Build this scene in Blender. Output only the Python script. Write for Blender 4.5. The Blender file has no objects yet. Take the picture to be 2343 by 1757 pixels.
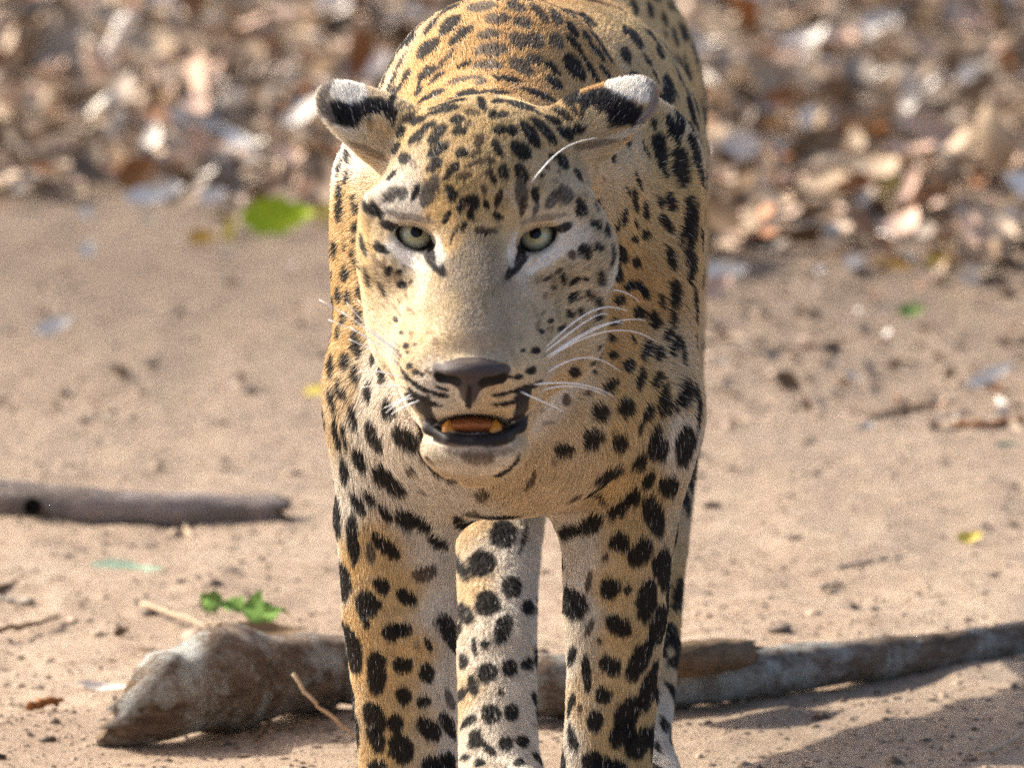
import bpy, math, random
import numpy as np
from mathutils import Vector, Matrix

rng = np.random.default_rng(7)
random.seed(7)
scene = bpy.context.scene
COL = scene.collection

# ------------------------------------------------------------------ camera
IW, IH, S, DIST, PITCH = 2343.0, 1757.0, 2900.0, 12.0, math.radians(10.0)
CP, SP = math.cos(PITCH), math.sin(PITCH)
CAM = np.array([0.0, -12.138, 2.534])
F = np.array([0.0, CP, -SP]); U = np.array([0.0, SP, CP]); R = np.array([1.0, 0, 0])
cam_d = bpy.data.cameras.new('camera')
cam = bpy.data.objects.new('camera', cam_d); COL.objects.link(cam)
cam.location = CAM; cam.rotation_euler = (math.radians(90) - PITCH, 0, 0)
cam_d.sensor_width = 36.0; cam_d.lens = 36.0 * DIST * S / IW
cam_d.clip_start = 0.5; cam_d.clip_end = 400
cam_d.dof.use_dof = True; cam_d.dof.focus_distance = 12.28; cam_d.dof.aperture_fstop = 8.8
scene.camera = cam

# ------------------------------------------------------------------ sky, sun, exposure
SUN = np.array([-0.755, 0.33, 0.565]); SUN /= np.linalg.norm(SUN)
elev = math.asin(SUN[2]); az = math.atan2(SUN[0], SUN[1])
w = bpy.data.worlds.new('World'); scene.world = w; w.use_nodes = True
nt = w.node_tree
sky = nt.nodes.new('ShaderNodeTexSky'); sky.sky_type = 'NISHITA'; sky.sun_disc = False
sky.sun_elevation = elev; sky.sun_rotation = az
sky.air_density = 0.8; sky.dust_density = 4.5
nt.links.new(sky.outputs[0], nt.nodes['Background'].inputs[0])
nt.nodes['Background'].inputs[1].default_value = 0.15
sl = bpy.data.lights.new('sun', 'SUN'); sun = bpy.data.objects.new('sun', sl); COL.objects.link(sun)
sl.energy = 4.2; sl.angle = math.radians(0.6); sl.color = (1.0, 0.94, 0.84)
sun.rotation_euler = Vector(SUN).to_track_quat('Z', 'Y').to_euler()
sun.location = (-4, -3, 6)
vs = scene.view_settings
vs.view_transform = 'Standard'; vs.look = 'None'; vs.exposure = 1.06; vs.gamma = 1.0; vs.use_curve_mapping = False
scene.cycles.use_denoising = False

# ------------------------------------------------------------------ helpers
def loc2w(P):
    """camera-aligned (X, V, D) metres -> world"""
    P = np.asarray(P, float)
    return CAM + P[..., 0:1] * R + P[..., 1:2] * U + (DIST - P[..., 2:3]) * F
def L(px, py, D):
    s = (DIST - D) / DIST / S
    return np.array([(px - IW / 2) * s, (IH / 2 - py) * s, D])
def G(px, py, z=0.0):
    """pixel -> point on the level plane at height z, and metres per pixel there"""
    d = F + R * (px - IW / 2) / S / DIST + U * (IH / 2 - py) / S / DIST
    t = (z - CAM[2]) / d[2]
    return CAM + d * t, t / DIST / S
def tag(o, label=None, cat=None, group=None, kind=None):
    for k, v in (('label', label), ('category', cat), ('group', group), ('kind', kind)):
        if v: o[k] = v
    return o
def link(o, parent=None):
    COL.objects.link(o)
    if parent is not None: o.parent = parent
    return o
def mesh_np(name, V, Fq, mat, parent=None, smooth=True, colors=None, attrs=None):
    me = bpy.data.meshes.new(name)
    V = np.asarray(V, np.float32); Fq = np.asarray(Fq, np.int32)
    k = Fq.shape[1]
    me.vertices.add(len(V)); me.vertices.foreach_set('co', V.ravel())
    me.loops.add(Fq.size); me.loops.foreach_set('vertex_index', Fq.ravel())
    me.polygons.add(len(Fq))
    me.polygons.foreach_set('loop_start', np.arange(0, Fq.size, k, dtype=np.int32))
    me.polygons.foreach_set('loop_total', np.full(len(Fq), k, np.int32))
    if smooth: me.polygons.foreach_set('use_smooth', np.ones(len(Fq), bool))
    if colors is not None:
        a = me.attributes.new('tint', 'FLOAT_COLOR', 'POINT')
        a.data.foreach_set('color', np.c_[colors, np.ones(len(colors))].astype(np.float32).ravel())
    for n, arr in (attrs or {}).items():
        a = me.attributes.new(n, 'FLOAT', 'POINT'); a.data.foreach_set('value', arr.astype(np.float32))
    me.update(calc_edges=True); me.validate()
    if mat: me.materials.append(mat)
    o = bpy.data.objects.new(name, me)
    return link(o, parent)
def sm(a, b, x):
    t = np.clip((x - a) / (b - a), 0, 1); return t * t * (3 - 2 * t)
def hash3(i, j, k, seed):
    n = (i * 374761393 + j * 668265263 + k * 2147483647 + seed * 1274126177) & 0xffffffff
    n = ((n ^ (n >> 13)) * 1274126177) & 0xffffffff
    return ((n ^ (n >> 16)) & 0xffff) / 65535.0
def vnoise(P, f, seed=0):
    Q = np.asarray(P, float) * f + 1000.0
    I = np.floor(Q).astype(np.int64); T = Q - I; T = T * T * (3 - 2 * T)
    out = 0
    for a in (0, 1):
        for b in (0, 1):
            for c in (0, 1):
                wgt = (T[:, 0] if a else 1 - T[:, 0]) * (T[:, 1] if b else 1 - T[:, 1]) * (T[:, 2] if c else 1 - T[:, 2])
                out = out + wgt * hash3(I[:, 0] + a, I[:, 1] + b, I[:, 2] + c, seed)
    return out * 2 - 1

# ------------------------------------------------------------------ materials
def new_mat(name):
    m = bpy.data.materials.new(name); m.use_nodes = True
    return m, m.node_tree, m.node_tree.nodes['Principled BSDF']
def N(nt, t, **kw):
    n = nt.nodes.new(t)
    for k, v in kw.items():
        if k.startswith('i_'): n.inputs[k[2:].replace('_', ' ')].default_value = v
        else: setattr(n, k, v)
    return n
def ramp(nt, fac, stops):
    r = nt.nodes.new('ShaderNodeValToRGB'); e = r.color_ramp.elements
    while len(e) < len(stops): e.new(0.5)
    for el, (p, c) in zip(e, stops): el.position = p; el.color = (*c, 1)
    nt.links.new(fac, r.inputs[0]); return r
def mix(nt, a, b, fac, mode='MIX'):
    n = nt.nodes.new('ShaderNodeMix'); n.data_type = 'RGBA'; n.blend_type = mode
    for src, s in ((fac, 0), (a, 6), (b, 7)):
        if isinstance(src, (int, float)): n.inputs[s].default_value = src
        elif isinstance(src, tuple): n.inputs[s].default_value = (*src, 1)
        else: nt.links.new(src, n.inputs[s])
    return n.outputs[2]
def bump(nt, b, h, strength, dist):
    n = nt.nodes.new('ShaderNodeBump'); n.inputs['Strength'].default_value = strength
    n.inputs['Distance'].default_value = dist
    nt.links.new(h, n.inputs['Height']); nt.links.new(n.outputs[0], b.inputs['Normal'])
    return n
def plain(name, c, rough=0.6, spec=0.5, coat=0.0):
    m, nt, b = new_mat(name)
    b.inputs['Base Color'].default_value = (*c, 1); b.inputs['Roughness'].default_value = rough
    b.inputs['Specular IOR Level'].default_value = spec; b.inputs['Coat Weight'].default_value = coat
    return m
def speckled(name, c1, c2, scale, rough=0.65, bstr=0.3, bd=0.001, trans=0.0, attr=False):
    m, nt, b = new_mat(name)
    tc = N(nt, 'ShaderNodeTexCoord')
    no = N(nt, 'ShaderNodeTexNoise', i_Scale=scale, i_Detail=6.0, i_Roughness=0.65)
    nt.links.new(tc.outputs['Object'], no.inputs['Vector'])
    r = ramp(nt, no.outputs['Fac'], [(0.32, c1), (0.68, c2)])
    col = r.outputs[0]
    if attr:
        at = N(nt, 'ShaderNodeAttribute', attribute_name='tint')
        col = mix(nt, at.outputs['Color'], col, 1.0, 'MULTIPLY')
    nt.links.new(col, b.inputs['Base Color'])
    b.inputs['Roughness'].default_value = rough; b.inputs['Specular IOR Level'].default_value = 0.3
    bump(nt, b, no.outputs['Fac'], bstr, bd)
    return m

def sand_material():
    m, nt, b = new_mat('sand')
    tc = N(nt, 'ShaderNodeTexCoord')
    mp = N(nt, 'ShaderNodeMapping'); nt.links.new(tc.outputs['Object'], mp.inputs['Vector'])
    v = mp.outputs[0]
    big = N(nt, 'ShaderNodeTexNoise', i_Scale=3.0, i_Detail=6.0, i_Roughness=0.6); nt.links.new(v, big.inputs['Vector'])
    mid = N(nt, 'ShaderNodeTexNoise', i_Scale=38.0, i_Detail=6.0, i_Roughness=0.7); nt.links.new(v, mid.inputs['Vector'])
    fin = N(nt, 'ShaderNodeTexNoise', i_Scale=420.0, i_Detail=4.0, i_Roughness=0.7); nt.links.new(v, fin.inputs['Vector'])
    c1 = ramp(nt, mid.outputs['Fac'], [(0.28, (0.34, 0.245, 0.17)), (0.52, (0.49, 0.37, 0.265)), (0.75, (0.58, 0.455, 0.335))]).outputs[0]
    c2 = ramp(nt, big.outputs['Fac'], [(0.35, (0.80, 0.77, 0.75)), (0.62, (1.0, 1.0, 1.0))]).outputs[0]
    c3 = ramp(nt, fin.outputs['Fac'], [(0.28, (0.45, 0.42, 0.40)), (0.46, (0.98, 0.98, 0.98)), (0.8, (1.12, 1.10, 1.08))]).outputs[0]
    c = mix(nt, c1, c2, 1.0, 'MULTIPLY'); c = mix(nt, c, c3, 1.0, 'MULTIPLY')
    # dark soil under the litter, colour deepened to darken gaps between leaves
    sx = N(nt, 'ShaderNodeSeparateXYZ'); nt.links.new(v, sx.inputs[0])
    ad = N(nt, 'ShaderNodeMath', operation='ADD'); nt.links.new(sx.outputs['Y'], ad.inputs[0])
    ml = N(nt, 'ShaderNodeMath', operation='MULTIPLY'); nt.links.new(big.outputs['Fac'], ml.inputs[0]); ml.inputs[1].default_value = 1.6
    nt.links.new(ml.outputs[0], ad.inputs[1])
    mr = N(nt, 'ShaderNodeMapRange'); nt.links.new(ad.outputs[0], mr.inputs[0])
    mr.inputs[1].default_value = 1.9; mr.inputs[2].default_value = 3.6; mr.inputs[3].default_value = 0; mr.inputs[4].default_value = 0.75
    c = mix(nt, c, (0.13, 0.092, 0.064), mr.outputs[0])
    nt.links.new(c, b.inputs['Base Color']); b.inputs['Roughness'].default_value = 0.9
    b.inputs['Specular IOR Level'].default_value = 0.2
    sm_ = N(nt, 'ShaderNodeMath', operation='ADD')
    nt.links.new(mid.outputs['Fac'], sm_.inputs[0]); nt.links.new(fin.outputs['Fac'], sm_.inputs[1])
    bump(nt, b, sm_.outputs[0], 0.8, 0.006)
    return m

# ------------------------------------------------------------------ ground
def gheight(x, y):
    P = np.c_[np.ravel(x), np.ravel(y), np.zeros(np.size(x))]
    h = 0.010 * vnoise(P, 2.2, 1) + 0.006 * vnoise(P, 7, 2) + 0.0035 * vnoise(P, 23, 3) + 0.0016 * vnoise(P, 70, 4)
    near = np.exp(-((P[:, 0] / 0.45) ** 2 + ((P[:, 1] - 0.1) / 0.5) ** 2))
    return (h * (1 - 0.75 * near)).reshape(np.shape(x))
def axis(segs):
    out = [segs[0][0]]
    for a, b_, st in segs:
        n = max(1, int(round((b_ - a) / st))); out += list(np.linspace(a, b_, n + 1)[1:])
    return np.array(out)
SAND = sand_material()
def build_ground():
    xs = axis([(-90, -10, 20), (-10, -1.2, 0.8), (-1.2, 1.2, 0.009), (1.2, 10, 0.8), (10, 90, 20)])
    ys = axis([(-60, -2, 8), (-2, -0.6, 0.2), (-0.6, 2.2, 0.010), (2.2, 6.5, 0.025), (6.5, 20, 1.5), (20, 160, 20)])
    X, Y = np.meshgrid(xs, ys)
    Z = gheight(X, Y)
    nx, ny = len(xs), len(ys)
    i = np.arange(ny - 1)[:, None] * nx + np.arange(nx - 1)[None]
    Fq = np.stack([i, i + 1, i + nx + 1, i + nx], -1).reshape(-1, 4)
    o = mesh_np('ground', np.c_[X.ravel(), Y.ravel(), Z.ravel()], Fq, SAND)
    tag(o, 'pale brown sandy ground strewn with leaf litter', 'ground', kind='structure')
build_ground()
def gz(x, y): return float(gheight(np.array([x]), np.array([y]))[0])

# ================================================================== LEOPARD
# ---- implicit body: rounded cones and ellipsoids blended in camera-aligned metres
PR = []   # (op, k, kind, data, bbox_min, bbox_max)
def ell(px, py, D, rx, ry, rd, k=0.02, op='U', axes=None):
    c = L(px, py, D); r = np.array([rx / S, ry / S, rd])
    M = np.eye(3) if axes is None else np.array(axes)
    ext = np.abs(M.T) @ r if axes is not None else r
    PR.append((op, k, 'E', (c, r, M), c - ext - k - 0.03, c + ext + k + 0.03))
def cone(px1, py1, D1, r1, px2, py2, D2, r2, k=0.03, op='U'):
    a, b = L(px1, py1, D1), L(px2, py2, D2); m = max(r1, r2) / S + k + 0.03
    PR.append((op, k, 'C', (a, b, r1 / S, r2 / S), np.minimum(a, b) - m, np.maximum(a, b) + m))
def roll(a):
    a = math.radians(a); return np.array([[math.cos(a), -math.sin(a), 0], [math.sin(a), math.cos(a), 0], [0, 0, 1]])

# trunk
ell(1165, 640, -.47, 375, 510, .24, .05)
ell(1292, 400, -.87, 350, 440, .38, .06)
ell(1325, 270, -1.27, 320, 430, .26, .06)
ell(1150, 215, -.45, 262, 225, .17, .04)
cone(1110, 480, -.10, 205, 1150, 330, -.37, 282, .05)
cone(1095, 800, -.07, 160, 1145, 860, -.27, 285, .05)
ell(1150, 955, -.30, 305, 205, .13, .05)
# tail
cone(1325, 80, -1.45, 85, 1330, -130, -1.75, 55, .04)
cone(1330, -130, -1.75, 55, 1340, -260, -1.96, 46, .02)
# shoulders
cone(908, 420, -.43, 138, 908, 900, -.33, 124, .05)
cone(1462, 380, -.48, 148, 1440, 950, -.36, 136, .05)
# fore legs
for pts in ([(908, 900, -.33, 124), (905, 1180, -.34, 136), (914, 1400, -.36, 130), (926, 1600, -.385, 117), (937, 1790, -.40, 112)],
            [(1440, 950, -.36, 136), (1415, 1200, -.37, 132), (1408, 1400, -.385, 118), (1400, 1600, -.40, 102), (1384, 1790, -.41, 104)]):
    for q, (a, b) in enumerate(zip(pts[:-1], pts[1:])): cone(*a, *b, .05 if q == 0 else .005)
for px, D in ((937, -.375), (1378, -.385)):
    ell(px, 1885, D, 125, 62, .055, .03)
    for q, s in ((-84, 0), (-30, .018), (30, .018), (84, 0)): ell(px + q, 1903, D + .045 + s, 36, 44, .03, .012)
# hind legs
for pts in ([(1205, 640, -1.12, 150), (1138, 1050, -.90, 128), (1137, 1280, -.76, 99), (1136, 1500, -.66, 92), (1142, 1740, -.605, 92)],
            [(1470, 560, -1.2, 160), (1490, 950, -1.0, 120), (1490, 1250, -.86, 84), (1476, 1480, -.76, 80), (1458, 1720, -.69, 74)]):
    for q, (a, b) in enumerate(zip(pts[:-1], pts[1:])): cone(*a, *b, .05 if q == 0 else .005)
for px, py, D in ((1143, 1795, -.575), (1455, 1765, -.66)):
    ell(px, py, D, 104, 56, .055, .025)
    for q, s in ((-70, 0), (-25, .016), (25, .016), (70, 0)): ell(px + q, py + 14, D + .042 + s, 31, 38, .027, .01)
# ---- head
ell(1108, 430, -.080, 222, 205, .095, .03)
ell(1112, 595, -.062, 258, 205, .075, .03)
ell(912, 585, -.038, 66, 75, .040, .03)
ell(1302, 590, -.040, 84, 78, .042, .03)
ell(948, 745, -.050, 92, 125, .048, .03)
ell(1258, 755, -.055, 112, 130, .052, .03)
ell(1092, 470, -.008, 135, 95, .036, .03)
cone(1056, 525, .004, 62, 1046, 790, .070, 56, .02)
cone(1122, 525, .004, 62, 1106, 790, .070, 56, .02)
cone(1092, 640, -.020, 140, 1080, 850, .026, 140, .035)
ell(1006, 862, .046, 88, 92, .040, .016)
ell(1152, 862, .046, 92, 92, .040, .016)
ell(985, 800, .008, 76, 84, .038, .03)
ell(1172, 800, .008, 82, 84, .038, .03)
ell(1077, 850, .088, 80, 34, .022, .010)
ell(1074, 890, .082, 24, 42, .020, .010)
ell(1000, 848, .072, 30, 26, .018, .012)
ell(1150, 848, .072, 32, 26, .018, .012)
cone(1088, 1000, -.02, 105, 1095, 870, -.11, 160, .02)
ell(1087, 1030, .010, 120, 56, .052, .018)
ell(1085, 968, .075, 100, 27, .062, .006, 'S')
# nostrils, groove of the lip
cone(1073, 915, .102, 7, 1072, 950, .095, 9, .006, 'S')
# brows, lids, eye openings
EYES = [(948, 540, 1), (1230, 543, -1)]
for ex, ey, s in EYES:
    ell(ex, ey - 66, -.020, 92, 34, .022, .035)
    ell(ex, ey, -.016, 62, 60, .0200, .014)
    ell(ex + 6 * s, ey + 62, -.014, 66, 26, .016, .015)
for ex, ey, s in EYES:
    ell(ex - 1 * s, ey + 3, .022, 57, 35, .040, .003, 'S', roll(-24 * s).T)
    cone(ex + 38 * s, ey + 38, .012, 12, ex + 36 * s, ey + 66, .02, 6, .006, 'S')
for ex, ey, s in EYES:      # heavy upper lids
    cone(ex - 62 * s, ey - 34, -.016, 12, ex - 20 * s, ey - 44, -.0055, 13, .008)
    cone(ex - 20 * s, ey - 44, -.0055, 13, ex + 46 * s, ey - 26, -.005, 12, .008)
# rolled lower lip
LIP = [(968, 915, .022), (980, 980, .036), (1030, 1004, .053), (1090, 1009, .059), (1150, 1001, .053), (1192, 975, .036), (1210, 900, .018)]
for a, b in zip(LIP[:-1], LIP[1:]): cone(*a, 11, *b, 11, .006)
NOSTRIL = [((1008, 862, .094), (1042, 871, .1020)), ((1146, 866, .094), (1110, 875, .1020))]
for a, b in NOSTRIL: cone(*a, 9, *b, 12, .002, 'S')
# ears, laid back with their dark backs towards the camera
def ear(bx, by, tx, ty, D, hw, tilt, sgn):
    a1 = np.array([(tx - bx), -(ty - by), -20.0]); ln = np.hypot(tx - bx, ty - by) / S; a1 /= np.linalg.norm(a1)
    n = np.array([0.10 * sgn, tilt, 1.0]); n -= a1 * n.dot(a1); n /= np.linalg.norm(n)
    a2 = np.cross(n, a1); ax = np.array([a1, a2, n])
    cx, cy = bx * .60 + tx * .40, by * .60 + ty * .40
    PRc = L(cx, cy, D)
    ell(cx, cy, D, ln * S * .66, hw, .0110, .012, 'U', ax)
    ell(bx, by, D - .006, ln * S * .40, hw * .95, .022, .025, 'U', ax)
    c2 = PRc - n * .0130 + a1 * ln * .10
    r = np.array([ln * .46, hw / S * .80, .0105]); ext = np.abs(ax.T) @ r
    PR.append(('S', .004, 'E', (c2, r, ax), c2 - ext - .03, c2 + ext + .03))
    return ax
EAR_L = ear(905, 318, 742, 215, -.085, 70, .55, 1)
EAR_R = ear(1322, 308, 1488, 206, -.090, 72, .55, -1)

def prim(kind, data, P):
    if kind == 'E':
        c, r, M = data; q = (P - c)
        if not np.array_equal(M, np.eye(3)): q = q @ M.T
        k0 = np.sqrt(((q / r) ** 2).sum(1)); k1 = np.sqrt(((q / (r * r)) ** 2).sum(1))
        return k0 * (k0 - 1) / np.maximum(k1, 1e-6)
    a, b, r1, r2 = data; ba = b - a; q = P - a
    t = np.clip(q @ ba / (ba @ ba), 0, 1)
    return np.sqrt(((q - t[:, None] * ba) ** 2).sum(1)) - (r1 + (r2 - r1) * t)
def sdf(P):
    P = P.astype(np.float32); d = np.full(len(P), 0.25, np.float32)
    lo, hi = P.min(0), P.max(0)
    for op, k, kind, data, bl, bh in PR:
        if (bl > hi).any() or (bh < lo).any(): continue
        m = np.nonzero(((P > bl) & (P < bh)).all(1))[0]
        if not len(m): continue
        b = prim(kind, data, P[m]).astype(np.float32); a = d[m]
        if op == 'U':
            h = np.clip(.5 + .5 * (b - a) / k, 0, 1); d[m] = a * h + b * (1 - h) - k * h * (1 - h)
            h2 = b + (a - b) * h - k * h * (1 - h); d[m] = h2
        else:
            b = -b; h = np.clip(.5 + .5 * (a - b) / k, 0, 1); d[m] = b + (a - b) * h + k * h * (1 - h)
    return d

FINE = 0.0017
def vx(py): return (IH / 2 - py) / S
gx = axis([(-.21, -.130, .0034), (-.130, .082, FINE), (.082, .205, .0034)])
gv = axis([(-.44, -.150, .0036), (-.150, .090, FINE), (.090, .262, .0021), (.262, .50, .006)])
gd = axis([(-2.02, -1.0, .009), (-1.0, -.62, .0045), (-.62, -.13, .0034), (-.13, .125, FINE)])
def build_body():
    cs = .010
    cx, cv, cd = (np.arange(g[0] - .01, g[-1] + .02, cs) for g in (gx, gv, gd))
    C = np.stack(np.meshgrid(cx, cv, cd, indexing='ij'), -1).astype(np.float32)
    dc = np.empty(C.shape[:3], np.float32)
    for s in range(0, len(cd), 8):
        sub = C[:, :, s:s + 8].reshape(-1, 3); dc[:, :, s:s + 8] = sdf(sub).reshape(len(cx), len(cv), -1)
    ix, iv, idd = (np.clip(np.round((g - c[0]) / cs).astype(int), 0, len(c) - 1) for g, c in ((gx, cx), (gv, cv), (gd, cd)))
    d = dc[np.ix_(ix, iv, idd)]
    for s in range(0, len(gd), 24):
        blk = d[:, :, s:s + 24]; m = np.nonzero(np.abs(blk) < .0135)
        if len(m[0]):
            P = np.stack([gx[m[0]], gv[m[1]], gd[s + m[2]]], -1); blk[m] = sdf(P)
    ins = d < 0
    cnt = np.zeros(tuple(n - 1 for n in d.shape), np.int8)
    nx, ny, nz = d.shape
    for a in (0, 1):
        for b in (0, 1):
            for c in (0, 1): cnt += ins[a:nx - 1 + a, b:ny - 1 + b, c:nz - 1 + c]
    I = np.nonzero((cnt > 0) & (cnt < 8)); n = len(I[0])
    vid = np.full(cnt.shape, -1, np.int32); vid[I] = np.arange(n)
    acc = np.zeros((n, 3)); num = np.zeros(n)
    co = [(a, b, c) for a in (0, 1) for b in (0, 1) for c in (0, 1)]
    for p in co:
        for axn in range(3):
            if p[axn]: continue
            q = list(p); q[axn] = 1
            ip = tuple(I[t] + p[t] for t in range(3)); iq = tuple(I[t] + q[t] for t in range(3))
            dp, dq = d[ip], d[iq]; cr = (dp < 0) != (dq < 0)
            t = np.where(cr, dp / np.where(dp == dq, 1, dp - dq), 0)
            A = np.stack([gx[ip[0]], gv[ip[1]], gd[ip[2]]], -1); B = np.stack([gx[iq[0]], gv[iq[1]], gd[iq[2]]], -1)
            acc += np.where(cr[:, None], A + (B - A) * t[:, None], 0); num += cr
    V = acc / num[:, None]
    faces = []
    for axn in range(3):
        sl0 = [slice(None)] * 3; sl1 = [slice(None)] * 3
        sl0[axn] = slice(0, -1); sl1[axn] = slice(1, None)
        a0, a1 = ins[tuple(sl0)], ins[tuple(sl1)]
        E = np.array(np.nonzero(a0 != a1))
        o1, o2 = [t for t in range(3) if t != axn]
        ok = (E[o1] > 0) & (E[o2] > 0) & (E[o1] < d.shape[o1] - 1) & (E[o2] < d.shape[o2] - 1); E = E[:, ok]
        def cell(u, v):
            q = E.copy(); q[o1] -= u; q[o2] -= v; return vid[tuple(q)]
        f = np.stack([cell(1, 1), cell(0, 1), cell(0, 0), cell(1, 0)], -1)
        flip = ins[tuple(E)]
        if axn == 1: flip = ~flip
        f[~flip] = f[~flip][:, ::-1]
        faces.append(f)
    Fq = np.concatenate(faces); Fq = Fq[(Fq >= 0).all(1)]
    # smooth a little
    e = np.concatenate([Fq[:, [0, 1]], Fq[:, [1, 2]], Fq[:, [2, 3]], Fq[:, [3, 0]]])
    def lap(Q):
        o = np.stack([np.bincount(e[:, 0], Q[e[:, 1], t], n) + np.bincount(e[:, 1], Q[e[:, 0], t], n) for t in range(3)], -1)
        c = np.bincount(e.ravel(), minlength=n); return o / np.maximum(c, 1)[:, None]
    for it in range(3): V = V * .5 + lap(V) * .5
    fn = np.cross(V[Fq[:, 2]] - V[Fq[:, 0]], V[Fq[:, 3]] - V[Fq[:, 1]])
    Nn = np.stack([np.bincount(Fq.ravel(), np.repeat(fn[:, t], 4), n) for t in range(3)], -1)
    Nn /= np.linalg.norm(Nn, axis=1)[:, None] + 1e-12
    return V, Fq, Nn, fn, lap
BV, BF, BN, BFN, LAP = build_body()
if (BN * (BV - BV.mean(0))).sum() < 0:
    BF = BF[:, ::-1]; BN = -BN; BFN = -BFN
print('body verts', len(BV))

# ---- where a pixel meets the coat
BPX = IW / 2 + BV[:, 0] * S * DIST / (DIST - BV[:, 2]); BPY = IH / 2 - BV[:, 1] * S * DIST / (DIST - BV[:, 2])
SN = BN.copy()
for it in range(6): SN = SN * .4 + LAP(SN) * .6
SN /= np.linalg.norm(SN, axis=1)[:, None] + 1e-9
_o = np.argsort(BPX); _sx = BPX[_o]
def hit(px, py):
    for rad in (7, 14):
        i0, i1 = np.searchsorted(_sx, [px - rad, px + rad]); c = _o[i0:i1]
        c = c[(np.abs(BPY[c] - py) < rad) & (BN[c, 2] > .02)]
        if len(c):
            top = BV[c, 2].max(); c = c[BV[c, 2] > top - .012]
            return c[np.argmin((BPX[c] - px) ** 2 + (BPY[c] - py) ** 2)]
    return -1

# ---- coat colours, seen in the photograph at these pixels
O_ = (.53, .32, .125); T_ = (.58, .405, .19); C_ = (.61, .475, .30); W_ = (.68, .61, .51); G_ = (.42, .335, .235); K_ = (.010, .009, .009)
BRN = (.055, .030, .018); GRY = (.20, .17, .15); DKG = (.07, .06, .055)
coat_pts = {
 'O': [(1100,205),(1000,100),(1150,60),(1300,100),(1380,100),(1400,200),(1480,700),(1400,780),(1230,180),(980,200),(1060,140),(1450,640),(1440,780)],
 'T': [(845,600),(838,520),(850,650),(1090,300),(950,300),(1240,300),(1000,250),(1200,250),(1000,480),(1050,490),(1110,470),(1150,490),(1060,430),(1020,400),(1160,400),(850,560),(820,500),
       (790,600),(780,800),(775,700),(790,450),(1450,500),(1500,300),(1600,500),(1450,850),(1420,950),(800,1300),(830,1450),(900,1350),(870,1550),(900,1650),(940,1500),(860,1250),(880,1720),
       (1400,1350),(1450,1250),(1430,1450),(1400,1600),(1450,1700),(1480,1150),(1540,1400),(1500,100),(1600,100),(1550,400),(1400,1700),(1480,900),(1440,1100),(1030,560),(1380,700)],
 'C': [(1445,335),(1400,385),(960,770),(940,820),(985,740),(880,380),(830,365),(1180,455),(1250,470),(1330,470),(1185,570),(1040,700),(1070,810),(1030,790),(880,620),(1230,640),(1300,650),(1250,720),(1350,600),(1210,800),(1180,870),(1130,920),
       (870,540),(865,690),(900,640),(930,680),(900,720),(930,740),(1580,900),(800,900),(770,980),(1580,300),(1540,800),(1100,1110),(1200,1000),(1300,1050),(1180,1100),(1350,950),(1250,1140),(800,1650),(960,1700),(1100,1200),(1070,1350),(1060,1600),(1350,1600),
       (1530,1200),(1540,1550),(900,150),(850,250),(1640,100),(1300,870),(1340,800),(1000,640),(830,420),(1350,400),(1400,560),(1300,1120),(1280,600)],
 'W': [(790,352),(770,318),(825,385),(860,440),(940,465),(900,460),(900,560),(930,590),(975,630),(1000,590),(1270,580),(1310,555),(1200,610),(1000,870),(990,915),(1040,930),
       (1390,640),(1560,1000),(850,880),(850,1000),(900,1050),(950,1000),(1000,1090),(1250,950),(1080,1070),(950,1130),(1050,1150),(785,1150),(1000,1250),(1010,1400),(1020,1550),(980,1200),(770,1300),
       (1030,1700),(1150,1250),(1200,1350),(1120,1500),(1180,1600),(1150,1700),(1180,1400),(1320,1250),(1330,1400),(1300,1500),(1300,1700),(1535,1650),(1520,1740),(1310,1330),(800,1080),(820,960),(1090,1650),(920,940)],
 'G': [(1090,570),(1060,640),(1120,640),(1080,720),(1140,740),(1130,800),(1080,680),(1110,770),(1060,600)],
}
pal = {'O': O_, 'T': T_, 'C': C_, 'W': W_, 'G': G_}
cp, cc = [], []
for k, pts in coat_pts.items():
    for px, py in pts:
        i = hit(px, py)
        if i >= 0: cp.append(BV[i]); cc.append(pal[k])
for px, py, D, k in [(1150,-40,-.5,'O'),(1290,-60,-.8,'O'),(1320,-150,-1.2,'O'),(960,300,-.9,'T'),(960,300,-1.2,'T'),(1640,400,-.9,'T'),(1640,300,-1.2,'T'),(1290,850,-.8,'W'),(1320,700,-1.2,'W'),
                     (1150,-40,-.4,'O'),(760,700,-.5,'T'),(1600,900,-.5,'C'),(1000,900,-1.0,'T'),(1600,900,-1.2,'T'),(937,1880,-.36,'C'),(1380,1880,-.36,'C')]:
    cp.append(L(px, py, D)); cc.append(pal[k])
cp = np.array(cp); cc = np.array(cc)
def base_coat(P):
    out = np.empty((len(P), 3), np.float32)
    for s in range(0, len(P), 20000):
        q = P[s:s + 20000]
        d2 = ((q ** 2).sum(1)[:, None] + (cp ** 2).sum(1)[None] - 2 * q @ cp.T)
        wt = 1 / (np.maximum(d2, 0) + 2.0e-5) ** 2
        out[s:s + 20000] = (wt @ cc) / wt.sum(1)[:, None]
    return out

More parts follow.
